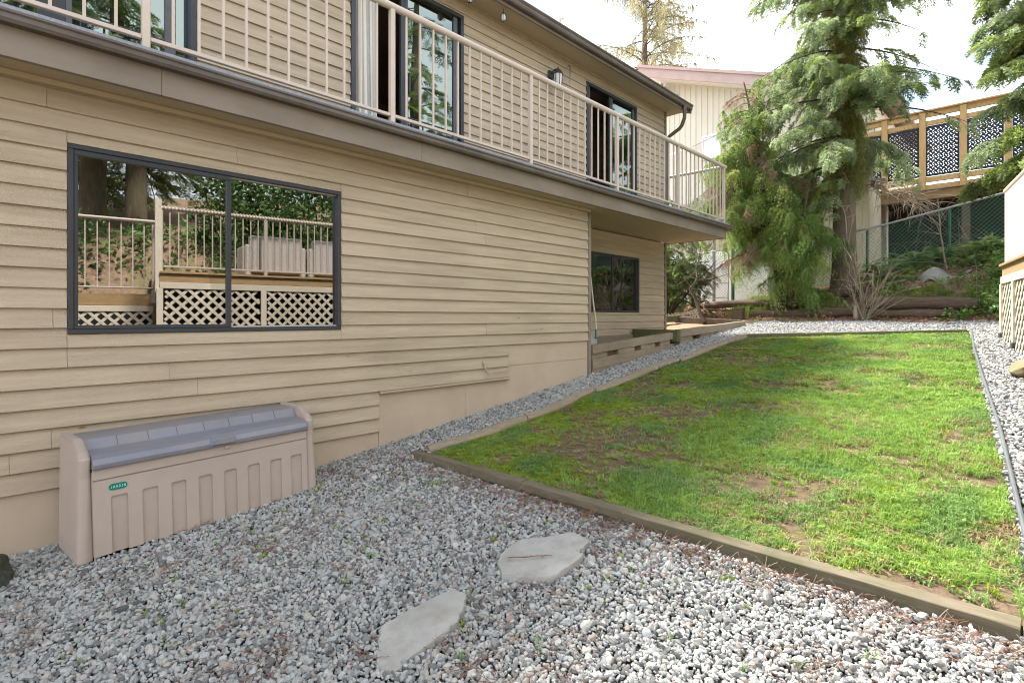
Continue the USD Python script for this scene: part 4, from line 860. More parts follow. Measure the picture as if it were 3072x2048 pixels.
# return of the railing and the lower part of the deck behind it
ret = [dk(.02, -.06, RZ - .02), dk(.02, -1.0, RZ - .10)]
obj('side_rail', Bag().tube(ret, .028, 8).tube([dk(.02, -1.0, RZ - .10), dk(-4.5, -1.05, RZ - .10)], .028, 8).tube([dk(.02, -.06, .72), dk(.02, -1.0, .70)], .016, 6).tube([dk(.02, -1.0, .50), dk(-4.5, -1.05, .50)], .016, 6), MT['rail'], rd, smooth=True)
for k in range(1, 7): D('baluster', .011, .029, -.06 - k * .145 - .009, -.06 - k * .145 + .009, .72, RZ - .09, 'rail', 0)
for k in range(0, 26): D('baluster', -k * .16 - .009, -k * .16 + .009, -1.04, -1.022, .50, RZ - .12, 'rail', 0)
for s in (-.02, -1.6, -3.2): D('post', s - .03, s + .03, -1.06, -1.0, .25, RZ - .12, 'rail')
D('lower_beam', -4.6, -.03, -1.10, -1.05, .20, .40, 'cedar_old'); D('lower_rail', -4.6, -.03, -1.04, -1.0, .10, .195, 'lattice')
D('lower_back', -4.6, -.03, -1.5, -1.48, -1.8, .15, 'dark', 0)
wire = Bag(); ZL = -1.3
for lay, sg in ((0, 1), (1, -1)):
    for t0 in np.arange(-6.0, 1.4, .175):
        ss = np.linspace(t0, t0 + sg * 1.4, 40); zz = np.linspace(ZL, .10, 40); ok = (ss > -4.6) & (ss < -.04)
        if ok.sum() < 3: continue
        k = np.nonzero(ok)[0]; A, Bq = dk(ss[k[0]], -1.03 + lay * .0095, zz[k[0]]), dk(ss[k[-1]], -1.03 + lay * .0095, zz[k[-1]])
        wire.beam(A, Bq, .009, .045, up=np.cross([*DN, 0], (Bq - A) / np.linalg.norm(Bq - A)))
obj('lattice_panel', wire, MT['lattice'], rd, kind='stuff')
# wicker seats and a pot on the deck (seen in the window)
def wicker(s0, label):
    t = thing('wicker_chair', label, 'chair', group='wicker chairs on the deck')
    b = Bag(); dbox(b, s0, s0 + .95, -1.1, -.35, .735, 1.12, .06); obj('seat', b, MT['wicker'], t, smooth=30)
    b = Bag(); dbox(b, s0 + .02, s0 + .93, -.40, -.24, .80, 1.46, .05); obj('backrest', b, MT['wicker'], t, smooth=30)
    for a in (s0 - .05, s0 + .88): b = Bag(); dbox(b, a, a + .12, -1.05, -.27, .735, 1.30, .05); obj('armrest', b, MT['wicker'], t, smooth=30)
wicker(1.35, 'grey wicker chair reflected in the right pane, nearer the window divider')
wicker(2.45, 'grey wicker chair reflected in the right pane, at its right edge')

# ------------------------------------------------------------------ plants
def tris(P, a, b, w):
    """thin triangles from P along vectors: base P, tip a, side b*w"""
    n = len(P); v = np.stack([P - b * w, P + b * w, P + a], 1).reshape(-1, 3); return v, np.arange(3 * n).reshape(-1, 3)
def needle_spray(seed, L=.30, side=5, nl=.026, w=.0036, step=.0085, sag=.05):
    """flat spray of needled twigs along +x"""
    r = np.random.default_rng(seed); b = Bag()
    twigs = [(np.array([0, 0, 0.]), np.array([1, 0, 0.]), L)]
    for k in range(side):
        s = (k + .6) / (side + .6) * L
        for sg in (-1, 1):
            d = np.array([.75, sg * .65, r.uniform(-.15, .05)]); twigs.append((np.array([s, 0, -sag * (s / L) ** 2]), d / np.linalg.norm(d), L * r.uniform(.32, .5) * (1 - .55 * k / side)))
    for o, d, l in twigs:
        n = max(4, int(l / step)); t = np.linspace(.1, 1, n)
        P = o + d * (t * l)[:, None]; P[:, 2] -= sag * (np.clip(P[:, 0], 0, None) / L) ** 2 * (1 if o[0] > 0 else 1)
        sd = np.cross(d, [0, 0, 1.]); sd /= np.linalg.norm(sd)
        for rep in range(3):
            ph = r.uniform(-1.0, PI + 1.0, n); out = np.cos(ph)[:, None] * sd + np.sin(ph)[:, None] * np.array([0, 0, 1.])
            a = (out * .8 + d * .75 + r.normal(0, .1, (n, 3))) * nl * r.uniform(.7, 1.15, n)[:, None]
            sd2 = np.cross(a, r.normal(size=(n, 3))); sd2 /= np.linalg.norm(sd2, axis=1, keepdims=True)
            v, f = tris(P, a, sd2, w); b.add(v, f)
    return b
def droop_tuft(seed, n=9, L=.32, w=.012):
    """a tuft of thin hanging cords with scale leaves, root at the origin, hanging along +x then down"""
    r = np.random.default_rng(seed); b = Bag()
    for k in range(n):
        a = r.uniform(-1.2, 1.2); l = L * r.uniform(.6, 1.15); m = 9; t = np.linspace(0, 1, m)
        out = l * .55 * np.sin(t * 1.2) * r.uniform(.5, 1.2); P = np.column_stack([out * math.cos(a), out * math.sin(a), .06 * np.sin(t * 3) - l * t ** 1.6])
        d = np.gradient(P, axis=0); d /= np.linalg.norm(d, axis=1, keepdims=True)
        for rep in range(2):
            s = r.normal(size=(m, 3)); s -= (s * d).sum(1, keepdims=True) * d; s /= np.linalg.norm(s, axis=1, keepdims=True)
            v, f = tris(P, (d * .9 + s * .7) * .055 * r.uniform(.7, 1.2, m)[:, None], np.cross(d, s), w * .55); b.add(v, f)
    return b
def leafy(seed, n=10, l=.09, w=.035, spread=.12):
    r = np.random.default_rng(seed); b = Bag()
    for k in range(n):
        o = r.normal(0, spread, 3) * [1, 1, .7]; d = r.normal(size=3) + [0, 0, .3]; d /= np.linalg.norm(d); s = np.cross(d, r.normal(size=3)); s /= np.linalg.norm(s); u = np.cross(s, d)
        L = l * r.uniform(.7, 1.2); W = w * r.uniform(.8, 1.2)
        v = np.array([o, o + d * L * .45 + s * W, o + d * L, o + d * L * .45 - s * W, o + d * L * .5 - u * W * .35]); b.add(v, np.array([[0, 1, 4], [1, 2, 4], [2, 3, 4], [3, 0, 4]]))
    return b
UP = np.array([0, 0, 1.0])
def conifer(name, label, base, height, r0, z0, z1, nb, lfun, droop, protos, seed, barkm='bark', rise=.12, subs=.11, sprig=.085, az=None, lean=(0, 0), bare=0.0, weights=None, size=(.8, 1.25), sub_len=.34, hang=.25, group=None, cat='tree', stems=None, keep=None):
    r = np.random.default_rng(seed); base = np.asarray(base, float)
    t = thing(name, label, cat, group=group)
    n = 26; s = np.linspace(0, 1, n); stem = base + np.column_stack([lean[0] * s ** 1.3 + .03 * np.sin(s * 9 + seed), lean[1] * s ** 1.3 + .03 * np.cos(s * 8 + seed), s * height])
    rad = r0 * (1 - s) ** .8 + .012; rad[0] *= 1.3; rad[1] *= 1.08
    bg = Bag().tube(stem, rad, 14); v, f = bg.mesh(); v = v + (r0 * .16 * (meshkit.fbm(v * [9, 9, 2.5], 3, seed) - .5))[:, None] * np.sign(v - base) * [1, 1, 0]
    obj('trunk', (v, f), MT[barkm], t, smooth=50)
    limb = Bag(); pos, dirs, ups, scl = [], [], [], []
    for k in range(nb):
        u = (k + r.random()) / nb; z = z0 + (z1 - z0) * u
        a = r.uniform(0, 2 * PI) if az is None else az(r)
        L = lfun((z - z0) / max(z1 - z0, .01), a) * r.uniform(.75, 1.15)
        if L < .15: continue
        sz = (z - base[2]) / height if z > base[2] else 0
        p0 = np.array([np.interp(z, stem[:, 2], stem[:, c]) for c in (0, 1)] + [z])
        m = 9; q = np.linspace(0, 1, m); dr = droop * r.uniform(.7, 1.3)
        d2 = np.array([math.cos(a), math.sin(a)]); crook = r.normal(0, .05, 2)
        P = p0 + np.column_stack([d2[0] * L * q + crook[0] * L * q ** 2, d2[1] * L * q + crook[1] * L * q ** 2, L * (rise * 2 * q - (dr + rise) * q ** 1.7)])
        if P[-1, 2] < 0 and False: continue
        limb.tube(P, np.linspace(.007 + .011 * L, .003, m), 4, caps=False)
        ns = max(3, int(L / subs)); bareb = r.random() < (bare(a, z) if callable(bare) else bare)
        for j in range(ns):
            tt = .14 + .86 * (j + r.random()) / ns
            o = np.array([np.interp(tt, q, P[:, c]) for c in range(3)]); tan = P[min(m - 1, int(tt * (m - 1)) + 1)] - P[int(min(tt, .99) * (m - 1))]; tan /= np.linalg.norm(tan) + 1e-9
            sd = np.cross(tan, UP); sd /= np.linalg.norm(sd) + 1e-9; sg = 1 if j % 2 else -1
            l = (sub_len * L * (1.05 - tt) + .10) * r.uniform(.6, 1.2)
            d = tan * r.uniform(.5, .9) + sd * sg * r.uniform(.5, 1.0) - UP * hang * r.uniform(.2, 1.2); d /= np.linalg.norm(d)
            limb.tube([o, o + d * l * .5 - UP * .02 * l, o + d * l - UP * .12 * l], [.004, .003, .0015], 3, caps=False)
            if bareb and r.random() < .8: continue
            nn = max(1, int(l / sprig))
            for e in range(nn):
                w = (e + .3 * r.random()) / nn
                pos.append(o + d * l * w - UP * .12 * l * w * w); dd = d + r.normal(0, .22, 3) - UP * hang * .4 * w; dirs.append(dd); ups.append(UP + r.normal(0, .25, 3)); scl.append(r.uniform(*size) * (.75 + .25 * min(1, L)))
        if not bareb:
            pos.append(P[-1]); dirs.append(P[-1] - P[-3]); ups.append(UP); scl.append(1.0)
    obj('limbs', limb, MT['bark_dark'], t)
    pos, dirs, ups = np.array(pos), np.array(dirs), np.array(ups)
    # clumps share a kind: pick by low-frequency noise and chance
    w = np.cumsum(weights if weights is not None else np.ones(len(protos))); w = w / w[-1]
    u = np.clip(meshkit.fbm(pos * 1.3 + seed, 2, seed) * 1.6 - .3 + r.normal(0, .16, len(pos)), 0, .999); which = np.searchsorted(w, u)
    scatter('crown', protos, pos, quats(dirs, ups), np.array(scl), np.clip(which, 0, len(protos) - 1), t)
    return t
SP = lambda names, **k: [('sprig', needle_spray(40 + i, **k), MT[nm]) for i, nm in enumerate(names)]
# the big spruce
def spruce_len(u, a):
    z = 2.3 + 11.2 * u; sa = math.sin(a); front = -math.cos(a)
    if sa < -.15:                                   # the side towards the deck: high, thin boughs only
        return 0.0 if z < 4.0 else (3.0 - 1.9 * u) * .9
    if z < 3.4: return .9 if front > .3 else (1.3 if sa > .6 else 0.0)
    return (2.75 - 2.0 * u) * (1.0 if sa > .3 else .9 if front > .3 else .72)
spb = [('sprig', needle_spray(40 + i_, L=.25, side=4, nl=.046, w=.0085, step=.017, sag=.07), MT[m_]) for i_, m_ in enumerate(('spruce_dark', 'spruce_b', 'spruce_a', 'spruce_a'))]
spt = conifer('spruce_tree', 'big spruce with a thick bare lower trunk and blue-green drooping boughs behind the lawn', (14.2, 3.13, .45), 15.5, .24, 2.3, 13.5, 150,
        spruce_len, .40, spb, 11, subs=.12, sprig=.115, bare=lambda a, z: .55 if math.sin(a) < -.15 else .12, weights=[.4, 1.3, 1.3, 1.2], size=(.8, 1.35), hang=.75, sub_len=.30)
r = np.random.default_rng(12); n = 380; zz = r.uniform(3.1, 8.0, n); aa = r.uniform(0, 2 * PI, n); rr = .20 - .008 * zz
pm = np.column_stack([14.2 + rr * np.cos(aa), 3.13 + rr * np.sin(aa), zz]); dm = np.column_stack([np.cos(aa), np.sin(aa), 0 * aa])
scatter('hanging_moss', [('tuft', droop_tuft(45, 9, .34, .007), MT['spruce_c']), ('tuft', droop_tuft(46, 8, .28, .007), MT['spruce_b'])], pm, quats(dm, np.tile(UP, (n, 1))), r.uniform(.9, 2.1, n), r.integers(0, 2, n), spt)
# weeping tree with two stems in front of the fence
wv = [('tuft', droop_tuft(60, 11, .36), MT['weep_a']), ('tuft', droop_tuft(61, 11, .34), MT['weep_b']), ('tuft', droop_tuft(62, 10, .38), MT['weep_a']), ('tuft', droop_tuft(63, 9, .30, .004), MT['weep_brown'])]
conifer('weeping_cypress', 'weeping bright green conifer with brown inner tufts beside the balcony end', (13.5, 4.3, .2), 5.5, .085, 1.4, 5.5, 88,
        lambda u, a: 1.45 * (.75 + .5 * math.sin(PI * min(1, u * 1.25))) * (1 - .62 * u) * (1.05 + .2 * math.sin(a)), .62, wv, 21, 'bark_dark', rise=.24, subs=.10, sprig=.11, lean=(.0, .85), weights=[1.1, .9, .7, 1.15], size=(.8, 1.3), hang=.3, sub_len=.34)
conifer('weeping_cypress', 'lower drooping green conifer stem right of the weeping conifer, in front of the spruce trunk', (13.35, 3.95, .25), 2.9, .06, .5, 2.8, 26,
        lambda u, a: 1.05 - .45 * u, .6, wv, 25, 'bark_dark', rise=.2, subs=.09, sprig=.11, lean=(.0, -.35), weights=[1.6, .45, 1.0, .3], size=(.8, 1.25), hang=.3)
conifer('dark_conifer', 'dark small conifer in the shade behind the lower house corner', (13.2, 7.0, .1), 3.4, .07, .3, 3.2, 46,
        lambda u, a: 1.35 - .8 * u, .35, SP(['spruce_dark', 'spruce_b'], L=.26), 31, 'bark_dark', subs=.14, sprig=.12, weights=[1.6, .5], hang=.3)
# right-hand spruce whose boughs reach in from the frame edge
conifer('spruce_tree', 'spruce at the right edge of the photo reaching over the deck with long boughs', (12.4, -.75, .3), 14.0, .22, 2.5, 12.5, 120,
        lambda u, a: 1.75 - 1.15 * u, .38, spb, 41, subs=.085, sprig=.085, bare=.06, weights=[.5, 1.5, 1.2, .5], size=(.9, 1.4), hang=.45)
# far golden conifer behind the roof and the tip of another
far_p = [('tuft', droop_tuft(70, 9, .85, .03), MT['far_leaf']), ('tuft', droop_tuft(71, 9, .65, .03), MT['far_leaf'])]
conifer('far_conifer', 'tall pale drooping conifer far behind the roof in the bright sky', (30, 17.4, .5), 25, .34, 11.5, 25, 92,
        lambda u, a: 5.2 - 4.0 * u, .28, far_p, 51, rise=.22, subs=.22, sprig=.30, size=(.7, 1.25), hang=.1, sub_len=.24)
conifer('far_conifer', 'tip of a second pale conifer just showing above the roof edge', (32, 25.7, .5), 22.5, .35, 13.5, 22.3, 40,
        lambda u, a: 3.2 - 2.8 * u, .28, far_p, 52, rise=.22, subs=.2, sprig=.24, size=(.7, 1.2), hang=.1, sub_len=.24)
# trees and hedge on the far side of the deck: they show in the window and door panes
for k, (b, hgt, r0, lab) in enumerate((((2.2, -5.2, .2), 13, .26, 'dark tree trunk reflected at the left of the large window'), ((3.1, -6.0, .3), 14, .24, 'second dark trunk reflected in the large window'),
                                       ((11.0, -4.3, 1.5), 12, .22, 'green conifer reflected in the upstairs door panes'), ((19.6, -3.3, 1.2), 12, .22, 'conifer behind the deck reflected in the far balcony door'))):
    conifer('garden_conifer', lab, b, hgt, r0, 3.2 if k < 2 else 2.5, hgt - .4, 56, lambda u, a: 2.6 - 1.9 * u, .35, SP(['spruce_dark', 'spruce_b', 'spruce_a'], L=.42, nl=.04, w=.008, step=.016), 61 + k, subs=.18, sprig=.17, size=(.9, 1.4), weights=[.6, 1.3, 1.0])
hd = thing('laurel_hedge', 'glossy laurel hedge reflected in the right pane of the large window', 'hedge')
n = 2600; p = np.column_stack([rng.uniform(3.9, 9.5, n), rng.normal(-3.9, .38, n), rng.uniform(.2, 3.5, n)]); p[:, 2] += .35 * np.sin(p[:, 0] * 2.1) * (p[:, 2] > 2.4)
p = np.vstack([p, np.column_stack([rng.uniform(.2, 4.2, 300), rng.normal(-3.9, .3, 300), rng.uniform(.1, 1.9, 300)])]); n = len(p)
scatter('leaves', [('leaf_cluster', leafy(80 + k, 9, .13, .033, .13), MT['laurel']) for k in range(3)], p, randq(n), rng.uniform(.8, 1.3, n), rng.integers(0, 3, n), hd)
bg = Bag()
for k in range(14):
    x = 4.0 + k * .42; bg.tube([[x, -3.9, .1], [x + .1, -3.85, 1.4], [x - .05, -3.95, 2.8]], [.04, .03, .012], 6)
obj('stems', bg, MT['bark_dark'], hd)

# bare shrub with many upright stems
def arc(p, d, L, n=7, up=.15, wob=.05, r=rng):
    q = [np.asarray(p, float)]; d = np.asarray(d, float); d = d / np.linalg.norm(d)
    for k in range(n):
        d = d + r.normal(0, wob, 3) + np.array([0, 0, up / n]); d /= np.linalg.norm(d); q.append(q[-1] + d * L / n)
    return np.array(q)
sh = thing('bare_shrub', 'leafless many-stemmed shrub at the foot of the bank behind the lawn', 'shrub')
r = np.random.default_rng(90); stems, twg = Bag(), Bag(); B = np.array([12.55, 2.46, -.08])
m_ = arc(B, (0, .1, 1), .75, 6, .1, .08, r); stems.tube(m_, np.linspace(.048, .03, 7), 9)
m2 = arc(m_[-1], (.1, .55, 1), 1.7, 8, .25, .10, r); stems.tube(m2, np.linspace(.024, .006, 9), 7)
m3 = arc(m_[-2], (0, .75, .9), 1.5, 8, .1, .12, r); stems.tube(m3, np.linspace(.02, .005, 9), 6)
for k in range(34):
    st = [B + r.normal(0, .06, 3) * [1, 1, .2], m_[r.integers(1, 7)], m2[r.integers(1, 6)]][k % 3 if k > 12 else 0]
    d = np.array([r.normal(0, .3), r.normal(-.12, .42), r.uniform(.45, 1.3)]); L = r.uniform(.5, 1.35)
    a = arc(st, d, L, 8, r.uniform(-.5, .3), .09, r); twg.tube(a, np.linspace(r.uniform(.0045, .008), .002, 9), 4)
    for j in range(3):
        o = a[r.integers(3, 8)]; twg.tube(arc(o, d + r.normal(0, .6, 3), L * .3, 4, 0, .12, r), np.linspace(.0045, .002, 5), 3)
obj('stem', stems, MT['bark'], sh, smooth=True); obj('twigs', twg, MT['twig_pale'], sh, kind='stuff')
lt = thing('small_leaning_tree', 'small dead leaning trunk standing in the planter behind the house corner', 'tree')
r = np.random.default_rng(91); bg = Bag()
a = np.array([[11.35, 5.15, -.12], [11.45, 5.32, .15], [11.5, 5.42, .42], [11.52, 5.55, .62], [11.6, 5.42, .85], [11.7, 5.5, 1.05]]); bg.tube(a, [.05, .045, .04, .038, .03, .015], 8)
for k in range(14): bg.tube(arc(a[r.integers(2, 6)], r.normal(0, 1, 3) + [0, .3, .4], r.uniform(.3, .8), 6, 0, .15, r), np.linspace(.012, .003, 7), 4)
obj('trunk', bg, MT['bark_dark'], lt, smooth=True)
lt2 = thing('dark_shrub', 'dark leaning shrub stems against the chain link fence behind the house corner', 'shrub')
bg = Bag()
for k in range(7):
    a = arc((12.3 + .1 * k, 6.55 + .05 * k, -.05), (.2, -.55 + r.normal(0, .25), 1.0), r.uniform(1.0, 1.9), 8, .1, .07, r); bg.tube(a, np.linspace(.035, .006, 9), 6)
    for j in range(6): bg.tube(arc(a[r.integers(3, 9)], r.normal(0, .8, 3) + [0, 0, .3], r.uniform(.2, .6), 5, 0, .14, r), np.linspace(.007, .002, 6), 3)
obj('stems', bg, MT['bark_dark'], lt2)
n = 900; p = np.column_stack([rng.uniform(11.9, 13.2, n), rng.uniform(5.75, 7.4, n), rng.normal(.95, .36, n)])
scatter('foliage', SP(['spruce_dark', 'spruce_b'], L=.2), p, randq(n), rng.uniform(.6, 1.1, n), (rng.random(n) < .25).astype(int), lt2)

# ferns, ivy, litter and brambles on the bank
def fern(loc, label, seed, n=13, L=.75, mat='fern'):
    t = thing('fern', label, 'fern', group='ferns on the bank'); r = np.random.default_rng(seed)
    for k in range(n):
        a = r.uniform(0, 2 * PI); l = L * r.uniform(.6, 1.1); m = 26; q = np.linspace(0, 1, m); el = r.uniform(.5, 1.1)
        P = np.asarray(loc) + np.column_stack([np.cos(a) * l * q, np.sin(a) * l * q, l * (el * q - .95 * el * q ** 2.2)])
        b = Bag().tube(P, np.linspace(.004, .001, m), 3, caps=False); d = np.gradient(P, axis=0); d /= np.linalg.norm(d, axis=1, keepdims=True); sd = np.cross(d, UP); sd /= np.linalg.norm(sd, axis=1, keepdims=True)
        wl_ = .16 * L * np.sin(np.clip(q * 1.05 + .06, 0, 1) * PI) ** .7 * (1 - .3 * q)
        for sg in (-1, 1):
            v, f = tris(P, (sd * sg + d * .25 - UP * .15) * wl_[:, None], d, .011 * L / .75); b.add(v, f)
        obj('frond', b, MT[mat], t)
for k, (y, x, lab) in enumerate(((1.0, 15.5, 'fern behind the fence, nearest the pale privacy panel'), (1.55, 15.4, 'fern behind the fence, second from the privacy panel'), (2.1, 15.3, 'fern with arching fronds in the middle of the bank'), (2.6, 15.2, 'leftmost fern of the bank beside the spruce trunk'), (.55, 15.0, 'fern touching the edge of the privacy panel'), (1.3, 16.2, 'fern at the dark opening under the neighbour deck'), (1.9, 16.0, 'tall fern behind the mesh below the neighbour deck beam'), (.75, 16.0, 'tall fern behind the mesh close to the deck railing rope'), (2.55, 15.9, 'tall fern beside the cream shed corner'), (2.35, 14.5, 'small fern in front of the fence below the sapling'), (.95, 14.6, 'small fern in front of the fence beside the pale broken stone'))):
    fern((x, y, float(H(x, y)) + .02), lab, 100 + k, 17, (1.05 if x > 14.9 else .6) * (1.15 if x > 15.8 else 1))
def bank_pts(n, x0, x1, y0, y1): 
    x, y = rng.uniform(x0, x1, n), rng.uniform(y0, y1, n); return x, y, H(x, y)
def flake(seed, l=.05, w=.02):
    r = np.random.default_rng(seed); return Bag().add(np.array([[0, 0, 0], [l * .5, w, .006], [l, 0, .002], [l * .5, -w, .008]]), np.array([[0, 1, 2], [0, 2, 3]]))
n = 9000; x, y, z = bank_pts(n, 12.5, 15.6, -.2, 7.5); q = randq(n) * [1, .35, .35, 1]; q /= np.linalg.norm(q, axis=1, keepdims=True)
scatter('leaf_litter', [('leaf', flake(1), MT['litter']), ('leaf', flake(2, .035, .018), MT['litter']), ('needle', flake(3, .07, .004), MT['twig_red'])], np.column_stack([x, y, z + .03]), q, rng.uniform(.7, 1.6, n), rng.integers(0, 3, n), label='brown dead leaves and bark litter covering the bank', cat='leaf litter')
def clump(xs, ys, n, sx, sy): return np.column_stack([rng.normal(xs, sx, n), rng.normal(ys, sy, n)])
pp = np.vstack([clump(12.9, .42, 70, .35, .10), clump(13.8, .55, 70, .5, .13), clump(14.3, 2.2, 45, .2, .2), clump(13.1, 2.3, 18, .1, .2), clump(12.7, 1.0, 14, .1, .15), clump(14.7, 1.2, 40, .3, .5), clump(15.2, .6, 60, .4, .3)])
zz = H(pp[:, 0], pp[:, 1]) + np.abs(rng.normal(.04, .06, len(pp))) + .38 * np.exp(-((pp[:, 1] - .5) / .3) ** 2) * rng.random(len(pp))
scatter('ivy', [('ivy_leaves', leafy(120 + k, 7, .075, .035, .06), MT['ivy']) for k in range(3)], np.column_stack([pp, zz]), randq(len(pp)), rng.uniform(.7, 1.3, len(pp)), rng.integers(0, 3, len(pp)), label='green ivy and ground leaves on the bank beside the deck', cat='ivy')
n = 1400; x, y, z = bank_pts(n, 13.0, 15.6, .2, 5.5)
keep_ = meshkit.noise(np.column_stack([x * 1.6, y * 1.6, x * 0]), 4) > .52; x, y, z = x[keep_], y[keep_], z[keep_]; n = len(x)
def tuft(seed, nb, h, w, spread, lean=.5, r_=None):
    r = np.random.default_rng(seed); b = Bag()
    for k in range(nb):
        o = np.array([*r.uniform(-spread, spread, 2), 0]); a = r.uniform(0, 2 * PI); L = h * r.uniform(.55, 1.15); le = lean * r.uniform(.2, 1.3); d = np.array([math.cos(a), math.sin(a), 0]); s = np.array([-d[1], d[0], 0]) * w * .5
        p1 = o + d * L * le * .35 + [0, 0, L * .62]; p2 = o + d * L * le + [0, 0, L * (1 - .25 * le)]
        b.add(np.array([o - s, o + s, p1 + s * .8, p1 - s * .8, p2]), np.array([[0, 1, 2], [0, 2, 3], [3, 2, 4]]))
    return b
scatter('bank_grass', [('grass_tuft', tuft(130, 22, .16, .006, .07, 1.0), MT['grass_b']), ('grass_tuft', tuft(131, 20, .2, .006, .07, 1.1), MT['fern'])], np.column_stack([x, y, z]), zq(rng.uniform(0, 6.28, n)), rng.uniform(.7, 1.3, n), rng.integers(0, 2, n), label='moss and rough grass patches on the bank', cat='grass')
r = np.random.default_rng(95); bg = Bag()
for k in range(230):
    y = r.uniform(.3, 3.4); x = r.uniform(13.0, 16.3) if k % 3 else r.uniform(15.2, 16.4); L = r.uniform(.4, 1.4)
    a = arc((x, y, float(H(x, y)) + .02), (r.normal(0, .5), r.normal(0, .8), r.uniform(.1, 1.0)), L, 8, r.uniform(-2.2, -.4), .12, r); bg.tube(a, np.linspace(.006, .002, 9), 3, caps=False)
obj('brambles', bg, MT['twig'], label='tangle of dry bramble stems along the fence on the bank', cat='brambles', kind='stuff')
bg = Bag(); r = np.random.default_rng(96)
for k in range(130):
    y = r.uniform(1.9, 3.2); a = arc((r.uniform(16.2, 16.9), y, 3.45 - (3.1 - y) * .55 + r.normal(0, .12)), (r.normal(-.3, .5), r.normal(-.3, .8), r.normal(-.2, .5)), r.uniform(.4, 1.0), 7, -.9, .16, r); bg.tube(a, np.linspace(.008, .003, 8), 3, caps=False)
obj('dead_vines', bg, MT['twig'], label='mass of dead brown vines hanging over the shed edge below the neighbour deck', cat='vines', kind='stuff')
# young sapling on the fence line
bg = Bag(); r = np.random.default_rng(97)
a = arc((14.6, 1.35, 1.0), (0, .15, 1), 1.5, 8, .1, .05, r); bg.tube(a, np.linspace(.018, .007, 9), 6)
for k in range(12): bg.tube(arc(a[r.integers(4, 9)], (r.normal(0, .3), r.normal(0, .8), .8), r.uniform(.4, 1.0), 6, 0, .1, r), np.linspace(.007, .002, 7), 3)
sp_ = thing('sapling', 'thin bare reddish sapling in front of the chain link fence', 'sapling'); obj('stem', bg, MT['twig'], sp_)

# ------------------------------------------------------------------ gravel
def jitter_grid(x0, x1, y0, y1, d, j=.42):
    X, Y = np.meshgrid(np.arange(x0, x1, d), np.arange(y0, y1, d * .87), indexing='ij'); X = X + (np.arange(X.shape[1]) % 2)[None] * d * .5
    return (X + rng.uniform(-j, j, X.shape) * d).ravel(), (Y + rng.uniform(-j, j, X.shape) * d).ravel()
LP = np.array(LAWN); BINP = T(np.array([[-.02, -.01, 0], [BL + .02, -.01, 0], [BL + .02, .46, 0], [-.02, .46, 0]]))[:, :2]
S1p, S2p = np.array(S1)[:, :2], np.array(S2)[:, :2]
def stones(x0, x1, y0, y1, d, extra=None):
    x, y = jitter_grid(x0, x1, y0, y1, d, .58); k = ~in_poly(LP, x, y) & (y < 4.49) & ~((x > 6.25) & (y > 4.47 - .025 * (x - 6.3)))
    for pgn in (S1p, S2p, BINP): k &= ~in_poly(pgn.mean(0) + (pgn - pgn.mean(0)) * .965, x, y)
    k &= ~((x > 2.90) & (x < 3.05) & (y < 4.05))
    if extra is not None: k &= extra(x, y)
    return x[k], y[k]
near_x, near_y = stones(-.6, 2.92, -.4, 4.5, .0160)
st_x, st_y = stones(2.92, 6.3, 3.9, 4.5, .019)
st2 = stones(6.2, 11.6, 3.7, 4.5, .023)
st3 = stones(3.0, 11.8, -1.0, .80, .023, lambda x, y: y > DA[1] + (x - DA[0]) * .1733 - .1)
st4 = stones(10.0, 12.75, .3, 4.9, .028, lambda x, y: x < 12.45 + .25 * np.sin(y * 3))
xs_, ys_ = np.concatenate([near_x, st_x, st2[0], st3[0], st4[0]]), np.concatenate([near_y, st_y, st2[1], st3[1], st4[1]])
sz = .0080 * np.exp(rng.normal(0, .30, len(xs_))) * np.where(xs_ > 5, 1.25, 1.0)
zs_ = HG(xs_, ys_) + .02 * (meshkit.fbm(np.column_stack([xs_ * 3, ys_ * 3, xs_ * 0]), 3, 5) - .5) + rng.uniform(-.004, .007, len(xs_)) + sz * .15
ex = rng.random(len(xs_)) < .10
x2, y2 = xs_[ex] + rng.normal(0, .008, ex.sum()), ys_[ex] + rng.normal(0, .008, ex.sum()); s2 = sz[ex] * 1.15
q1 = randq(len(xs_)) * [1, .45, .45, 1]; q2 = randq(ex.sum()) * [1, .4, .4, 1]
pos = np.vstack([np.column_stack([xs_, ys_, zs_]), np.column_stack([x2, y2, zs_[ex] + .011])]); q = np.vstack([q1, q2]); q /= np.linalg.norm(q, axis=1, keepdims=True)
scl = np.concatenate([sz, s2]); scl = scl[:, None] * rng.uniform(.85, 1.3, (len(scl), 3))
protos = [('pebble', pebble_mesh(200 + k, 1 if k > 5 else 2, .45, (1.25, .95, .72)), MT['pebble']) for k in range(9)]
scatter('gravel', protos, pos, q, scl, rng.integers(0, 9, len(pos)), label='grey and white crushed stone gravel round the lawn', cat='gravel')
